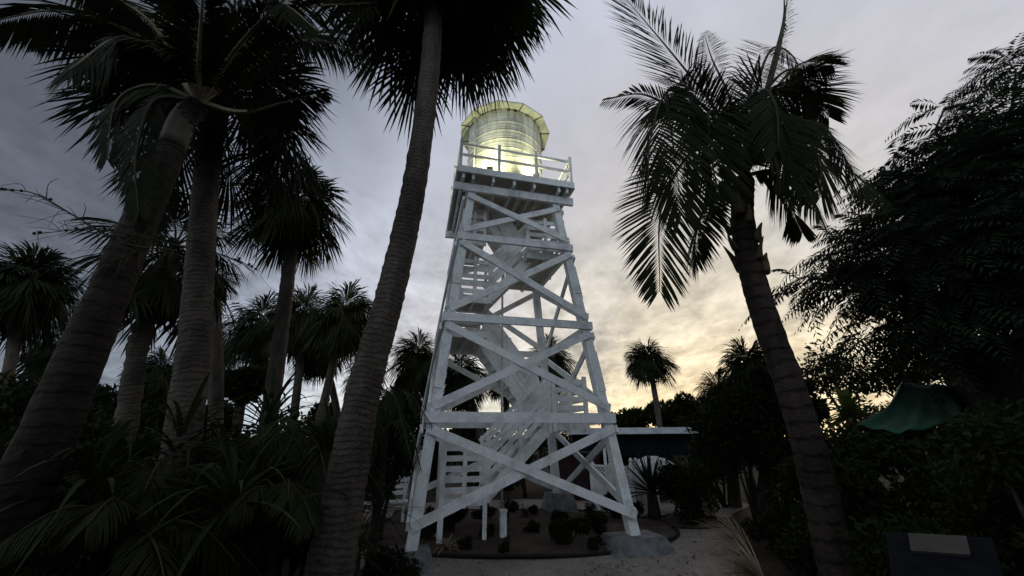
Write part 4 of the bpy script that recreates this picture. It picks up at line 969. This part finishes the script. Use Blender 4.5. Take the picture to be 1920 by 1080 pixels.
# white square post in the bed
g = ground(943, 1010, .05); t = thing('garden_post', 'short white square post standing in the bed in front of the spiky plant', 'post', (g[0], g[1], 0))
mb = MB(); mb.box((g[0], g[1], .22), (.055, .055, .24), TM); mb.build('shaft', PA, t)
mb = MB(); mb.box((g[0], g[1], .475), (.066, .066, .016), TM); mb.build('cap', PA, t)
mb = MB(); mb.box((g[0], g[1], .34), (.060, .060, .012), TM); mb.build('collar', PA, t)

# bench left of the tower
g = ground(705, 985); t = thing('bench', 'low white slatted bench behind the thin-leaved plant left of the tower', 'bench', (g[0], g[1], 0))
rb = .25; Rb = np.array([[math.cos(rb), -math.sin(rb), 0], [math.sin(rb), math.cos(rb), 0], [0, 0, 1]])
def bb(mb, x, y, z, hx, hy, hz): mb.box(Rb@np.array([x, y, z])+np.array([g[0], g[1], 0]), (hx, hy, hz), Rb)
mb = MB()
for k in range(4): bb(mb, 0, -.18+k*.12, .42, .60, .05, .016)
mb.build('seat', PA, t)
mb = MB()
for k in range(3): bb(mb, 0, .27, .56+k*.13, .60, .014, .045)
mb.build('backrest', PA, t)
for x in (-.52, .52):
    for y, h in ((-.18, .2), (.25, .40)):
        mb = MB(); bb(mb, x, y, h, .03, .03, h); mb.build('leg', PA, t)

# ------------------------------------------------------------------ white fence with lattice top
F0, F1 = ground(1116, 957), ground(1194, 968)
F1 = F1+np.array([0, 0, 0]); FH = 1.02
t = thing('fence', 'white panel fence with lattice band and pointed post caps behind the right tower leg', 'fence', (F0[0], F0[1], 0))
def fence_run(a, b, npost):
    a, b = dn(a), dn(b); d = unit(b-a); n = np.array([-d[1], d[0], 0]); L = np.linalg.norm(b-a); Rm = np.stack([d, n, [0, 0, 1]], 1)
    for k in range(npost):
        p = a+(b-a)*k/(npost-1); mb = MB(); mb.box(p+[0, 0, FH/2+.02], (.05, .05, FH/2+.02), Rm); po = mb.build('post', PA, t)
        mb = MB(); z = FH+.04; prof = [(0, .058), (.02, .062), (.03, .035), (.05, .035), (.075, .052), (.10, .050), (.13, .030), (.155, .006)]
        mb.tube([p+[0, 0, z+q] for q, r in prof], [r for q, r in prof], 10); mb.build('post_cap', PA, po, True)
    for k in range(npost-1):
        p = a+(b-a)*(k+.5)/(npost-1); h = L/(npost-1)/2-.05
        mb = MB(); mb.box(p+[0, 0, .36], (h, .018, .34), Rm); mb.build('panel', PA, t)
        for z in (.715, FH-.02):
            mb = MB(); mb.box(p+[0, 0, z], (h, .026, .026), Rm); mb.build('rail', PA, t)
        mb = MB(); w = .225; nl = int(2*h/.085)
        for q in range(-2, nl+1):
            x = -h+q*2*h/nl
            for sg in (1, -1):
                x0, x1 = x, x+w
                c0, c1 = max(x0, -h), min(x1, h)
                if c1-c0 < .02: continue
                z0 = .745+(c0-x0)/w*.225; z1 = .745+(c1-x0)/w*.225
                if sg < 0: z0, z1 = .97-(z0-.745), .97-(z1-.745)
                mb.bar(p+d*c0+n*.008*sg+[0, 0, z0], p+d*c1+n*.008*sg+[0, 0, z1], .026, .008, n)
        mb.build('lattice', PA, t)
fence_run(F0, F1, 3); fence_run(F1+np.array([.12, .02, 0]), F1+np.array([.75, .75, 0]), 2)

# ------------------------------------------------------------------ shelter far behind
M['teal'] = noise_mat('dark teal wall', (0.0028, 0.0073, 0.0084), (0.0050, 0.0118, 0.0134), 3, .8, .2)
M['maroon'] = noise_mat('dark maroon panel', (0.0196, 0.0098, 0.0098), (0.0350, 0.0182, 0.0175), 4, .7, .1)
M['white_roof'] = noise_mat('white sheet roof', (.40, .44, .48), (.66, .70, .74), 3, .5, .1)
M['cover'] = noise_mat('white cloth cover', (0.3150, 0.3220, 0.3220), (0.4760, 0.4830, 0.4830), 3, .8, .4, stretch=(1, 1, 3))
a, b = at(1072, 812, 14.0), at(1305, 825, 13.6); d = unit(dn(b)-dn(a)); n = np.array([-d[1], d[0], 0]); Rm = np.stack([d, n, [0, 0, 1]], 1); L = np.linalg.norm(dn(b)-dn(a)); zr = 1.92; m0 = dn((a+b)/2)
t = thing('shelter', 'low open shelter with white roof edge and dark teal walls behind the fence', 'shelter', m0)
mb = MB(); mb.box(m0+n*1.5+[0, 0, zr], (L/2+.2, 1.7, .035), Rm); mb.box(m0-n*.2+[0, 0, zr-.05], (L/2+.2, .03, .10), Rm); mb.build('roof', M['white_roof'], t)
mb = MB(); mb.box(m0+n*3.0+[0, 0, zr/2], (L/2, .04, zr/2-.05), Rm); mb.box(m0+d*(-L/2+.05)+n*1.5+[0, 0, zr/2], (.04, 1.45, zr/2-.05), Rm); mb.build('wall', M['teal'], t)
mb = MB(); mb.box(m0+n*.05+d*(.1)+[0, 0, 1.45], (L/2-.1, .015, .35), Rm); mb.build('hanging_cloth', M['teal'], t)
for k in range(5):
    mb = MB(); mb.box(m0+d*(L*(k/4-.5)*.97)+[0, 0, zr/2-.05], (.045, .045, zr/2-.02), Rm); mb.build('post', PA if k in (1,) else M['teal'], t)
c = dn(at(1085, 890, 12.6)); tk = thing('storage_box', 'large dark maroon box standing in front of the shelter left of the fence', 'box', c)
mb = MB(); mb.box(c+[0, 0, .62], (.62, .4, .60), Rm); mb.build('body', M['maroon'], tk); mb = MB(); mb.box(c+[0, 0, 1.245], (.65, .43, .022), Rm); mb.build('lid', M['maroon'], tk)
# a white cover thrown over something under the shelter
c = dn(at(1222, 860, 12.4)); rs = np.random.RandomState(3); nx, ny = 17, 11; V = []
for j in range(ny):
    for i in range(nx):
        u, v = i/(nx-1)*2-1, j/(ny-1)*2-1
        e = max(abs(u)**3, abs(v)**3); z = 1.12-.24*abs(u)**2.2-.55*e**1.5+.025*math.sin(9*u+5*v)+rs.uniform(-.012, .012)
        V.append(c+Rm@np.array([u*.72*(1+.05*math.sin(7*v)), v*.8*(1+.05*math.sin(8*u)), max(.35, z)]))
mb = MB(); mb.add(V, [(j*nx+i, j*nx+i+1, (j+1)*nx+i+1, (j+1)*nx+i) for j in range(ny-1) for i in range(nx-1)])
tv_ = thing('covered_cart', 'cart under a rounded white cover beneath the shelter behind the spiky plants', 'cart', c)
co = mb.build('cover', M['cover'], tv_, True); so = co.modifiers.new('thick', 'SOLIDIFY'); so.thickness = .012
mb = MB(); mb.box(c+[0, 0, .45], (.6, .68, .18), Rm); mb.build('body', M['teal'], tv_)
for x in (-.45, .45):
    for y in (-.5, .5):
        q = c+Rm@np.array([x, y, .17]); mb = MB(); mb.tube([q-Rm@np.array([.05, 0, 0]), q+Rm@np.array([.05, 0, 0])], .17, 16); mb.build('wheel', M['bark'], tv_)

# ------------------------------------------------------------------ green tent
M['tent'] = noise_mat('green tent cloth', (.013, .052, .031), (.026, .085, .050), 2.2, .75, .4, stretch=(1, 1, 2))
P0, P1 = at(1690, 717, 7.2), at(1778, 722, 7.4)
E0, E1, E2 = at(1602, 798, 6.6), at(1700, 805, 6.2), at(1815, 785, 6.3); B0, B1 = at(1640, 775, 8.4), at(1800, 765, 8.5)
t = thing('tent', 'green cloth tent with peaked sagging roof among the dark shrubs on the right', 'tent', dn((E0+E2)/2))
top = spline([P0, (P0+P1)/2-[0, 0, .02], P1], 25); fr = spline([E0, E1, E2], 25); bk = spline([B0, (B0+B1)/2-[0, 0, .05], B1], 25)
V = []; NV = 14
for i in range(25):
    for j in range(2*NV-1):
        if j < NV: q = j/(NV-1); p = fr[i]+(top[i]-fr[i])*q
        else: q = 1-(j-NV+1)/(NV-1); p = bk[i]+(top[i]-bk[i])*q
        sg = math.sin(math.pi*q); fold = .022*math.sin(i*1.15+2.2*q)*(1-q)+.022*math.sin(i*.45+j*.5)
        V.append(p+np.array([0, -.02 if j < NV else .02, -.13*sg+fold-.03*abs(math.sin(i*math.pi/12))*(1-q)]))
w = 2*NV-1; mb = MB(); mb.add(V, [(i*w+j, (i+1)*w+j, (i+1)*w+j+1, i*w+j+1) for i in range(24) for j in range(w-1)])
co = mb.build('roof', M['tent'], t, True); so = co.modifiers.new('thick', 'SOLIDIFY'); so.thickness = .006
mb = MB(); q = []
for i in (0, 24):
    ends = [V[i*w+j] for j in range(w)]; o = mb.n; mb.add(ends, [tuple(range(w)) if i else tuple(range(w-1, -1, -1))])
mb.build('end_flap', M['tent'], t)
for p in (E0, E2, B0, B1):
    mb = MB(); mb.tube([dn(p, -.02)+[0, .03, 0], p+[0, .03, -.03]], .018, 8); mb.build('pole', M['bark'], t)
strap_plant('bright_plant', 'light green broad-leaved plant beside the left corner of the green tent', 'plant', dn(at(1600, 790, 7.6)), .62, 60, .05, 171, 'bright', h=float(at(1600, 775, 7.6)[2]), sag=.35, el=(1.4, -.2))

# ------------------------------------------------------------------ dark shed on the right
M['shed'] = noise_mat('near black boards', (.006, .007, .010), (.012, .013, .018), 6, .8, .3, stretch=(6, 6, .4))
p0 = at(1742, 690, 7.6); zr = p0[2]; dd = ray(1935, 612); p1 = np.array([0, 0, EYE])+dd*((zr-EYE)/dd[2])
d = unit(dn(p1)-dn(p0)); n = np.array([-d[1], d[0], 0]); n = n if n[0] > 0 else -n
t = thing('shed', 'dark shed with low sloping roof at the right edge under the feathery tree', 'shed', dn(p0))
Ls = np.linalg.norm(dn(p1)-dn(p0)); q0 = dn(p0)-d*.0; Rm = np.stack([d, n, [0, 0, 1]], 1)
if np.linalg.det(Rm) < 0: Rm = np.stack([d, n, [0, 0, 1]], 1)
mid = q0+d*Ls/2
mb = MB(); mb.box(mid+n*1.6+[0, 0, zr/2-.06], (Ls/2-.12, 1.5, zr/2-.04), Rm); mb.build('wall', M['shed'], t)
mb = MB(); sl = .32; V = [q0-d*.1+[0, 0, zr], q0+d*(Ls+.1)+[0, 0, zr], q0+d*(Ls+.1)+n*1.6+[0, 0, zr+sl], q0-d*.1+n*1.6+[0, 0, zr+sl], q0+d*(Ls+.1)+n*3.2+[0, 0, zr], q0-d*.1+n*3.2+[0, 0, zr]]
V += [v-np.array([0, 0, .07]) for v in V]
mb.add(V, [(0, 1, 2, 3), (3, 2, 4, 5), (7, 6, 9, 8), (8, 9, 11, 10), (0, 6, 7, 1), (5, 4, 10, 11), (1, 7, 8, 2), (2, 8, 10, 4), (0, 3, 9, 6), (3, 5, 11, 9)]); mb.build('roof', M['shed'], t)
mb = MB(); mb.box(mid-n*-.09+d*.3+[0, 0, .9], (.40, .012, .88), Rm); mb.build('door', M['teal'], t)

# ------------------------------------------------------------------ plaque on a stand, bottom right
M['slate'] = noise_mat('dark grey board', (0.0054, 0.0054, 0.0069), (0.0092, 0.0092, 0.0112), 14, .9, .15, .04)
M['plate'] = noise_mat('worn cream plate', (0.0424, 0.0404, 0.0308), (0.0616, 0.0578, 0.0443), 9, .6, .15)
TL, TRc = at(1660, 995, 2.15), at(1868, 1023, 2.02); BL, BRc = at(1680, 1150, 1.80), at(1915, 1185, 1.68)
TRc[2] = TL[2]; BRc[2] = BL[2]
n = unit(np.cross(TRc-TL, BL-TL)); n = -n if n[1] > 0 else n; cc = (TL+TRc+BL+BRc)/4
t = thing('plaque_stand', 'slanted dark board on a post with a blank cream plate, at the bottom right', 'plaque', dn(cc))
mb = MB(); V = [TL, TRc, BRc, BL]; V += [v-n*.03 for v in V]; mb.add(V, [(0, 1, 2, 3), (7, 6, 5, 4), (0, 4, 5, 1), (1, 5, 6, 2), (2, 6, 7, 3), (3, 7, 4, 0)]); bo = mb.build('board', M['slate'], t)
bv = bo.modifiers.new('edge', 'BEVEL'); bv.width = .012; bv.segments = 3
def onb(a, b): return (TL*(1-a)+TRc*a)*(1-b)+(BL*(1-a)+BRc*a)*b
mb = MB(); V = [onb(.22, .05), onb(.76, .05), onb(.76, .30), onb(.22, .30)]; V = [v+n*.012 for v in V]+[v-n*.002 for v in V]
mb.add(V, [(0, 1, 2, 3), (7, 6, 5, 4), (0, 4, 5, 1), (1, 5, 6, 2), (2, 6, 7, 3), (3, 7, 4, 0)]); mb.build('plate', M['plate'], t)
mb = MB(); mb.tube([dn(cc, -.02), cc-[0, 0, .05]], .035, 10); mb.build('post', M['slate'], t)
# more undergrowth so that the clearing is closed on all sides
sh('dark shrub behind the coconut trunk near the path', 1505, 935, 7.3, (.72, .7, .7), 6500, .085, 181)
sh('dark shrub left of the plaque stand', 1745, 1060, 3.9, (.6, .5, .45), 6000, .07, 182)
sh('dark shrub filling the gap right of the fence under the shelter end', 1340, 850, 11, (.9, .9, .9), 6000, .11, 183)
sh('dark shrub in front of the left end of the shelter', 1040, 850, 16, (.8, .7, .6), 3500, .12, 184)
sh('dark shrub behind the bench left of the tower', 650, 880, 9.5, (1.2, .8, 1.0), 7500, .11, 185)
sh('tall dark shrub behind the lower stair landing', 800, 850, 12.5, (1.3, .8, .9), 6500, .12, 186)
sh('dark shrub behind the tower stairs on the far side of the clearing', 935, 885, 15, (1.3, .7, .7), 5000, .12, 187)
sh('dark shrub between the far left trunk and the mossy trunk', 240, 800, 7.5, (1.1, .9, 1.0), 7000, .11, 188)
sh('dark shrub at the far left edge of the picture', 10, 800, 6.5, (1.2, .9, 1.0), 7000, .10, 189)

sh('dark hedge-like shrub behind the green tent', 1720, 800, 10.5, (2.2, .8, .85), 9000, .12, 190)
sh('dark shrub at the right edge behind the feathery tree', 1900, 780, 9.5, (2.0, .9, 1.0), 8000, .12, 191)
sh('low dark shrub between the pale grass clumps and the coconut trunk', 1462, 995, 6.9, (.5, .4, .45), 4500, .07, 192)
rs = np.random.RandomState(78); t = thing('hedge', 'tall dense unseen hedge added behind the camera to shade the lower tower', 'hedge', (0, -4.5, 0)); C = []; R = []  # added out of view: keeps low rear sky light off the lower tower
for k in range(120):
    x = rs.uniform(-9, 9); C.append((x, -3.8+rs.uniform(-.6, .6)-.02*x*x+1.6*(abs(x)/9)**2, rs.uniform(.5, 5.6))); R.append(rs.uniform(.7, 1.05))
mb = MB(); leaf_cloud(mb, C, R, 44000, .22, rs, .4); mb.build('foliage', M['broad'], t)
for k in range(9):
    x = -8+2*k; mb = MB(); mb.tube(spline([(x, -4.5, 0), (x+.1, -4.45, 1.5), (x-.05, -4.5, 3.2)], 8), np.linspace(.09, .04, 8), 7); mb.build('stem', M['bark'], t, True)
# fallen leaves on the path and the bed
rs = np.random.RandomState(91); mb = MB(); n = 1500; P = np.stack([rs.uniform(-3.5, 4.5, n), rs.uniform(4.5, 12, n), np.full(n, .012)], 1)
ins = ((P[:, 0]-BC[0])/BRX)**2+((P[:, 1]-BC[1])/BRY)**2; P[:, 2] += np.where(ins < 1, .085, 0); a = rs.uniform(0, 6.28, n); L = rs.uniform(.03, .10, n)[:, None]
t_ = np.stack([np.cos(a), np.sin(a), rs.uniform(-.05, .25, n)], 1); s_ = np.stack([-np.sin(a), np.cos(a), rs.uniform(-.2, .2, n)], 1)
V = np.concatenate([P, P+t_*L*.5+s_*L*.17, P+t_*L, P+t_*L*.5-s_*L*.17]); i = np.arange(n); mb.add(V, np.stack([i, n+i, 2*n+i, 3*n+i], 1).tolist())
tag(mb.build('fallen_leaves', M['palm_dry']), 'small dry leaves scattered over the path and the bed', 'leaves', kind='stuff')
# far woods closing the horizon: one mass
rs = np.random.RandomState(77); mb = MB(); C = []; R = []
for k in range(150):
    a = rs.uniform(-1.25, 1.25); dd = rs.uniform(30, 46); C.append((dd*math.sin(a), dd*math.cos(a), rs.uniform(.4, 1.9))); R.append(np.array([2.6, 2.2, rs.uniform(.9, 1.8)]))
leaf_cloud(mb, C, R, 42000, .34, rs, .5); tag(mb.build('far_woods', M['broad']), 'dark band of distant trees closing the horizon', 'woods', kind='stuff')
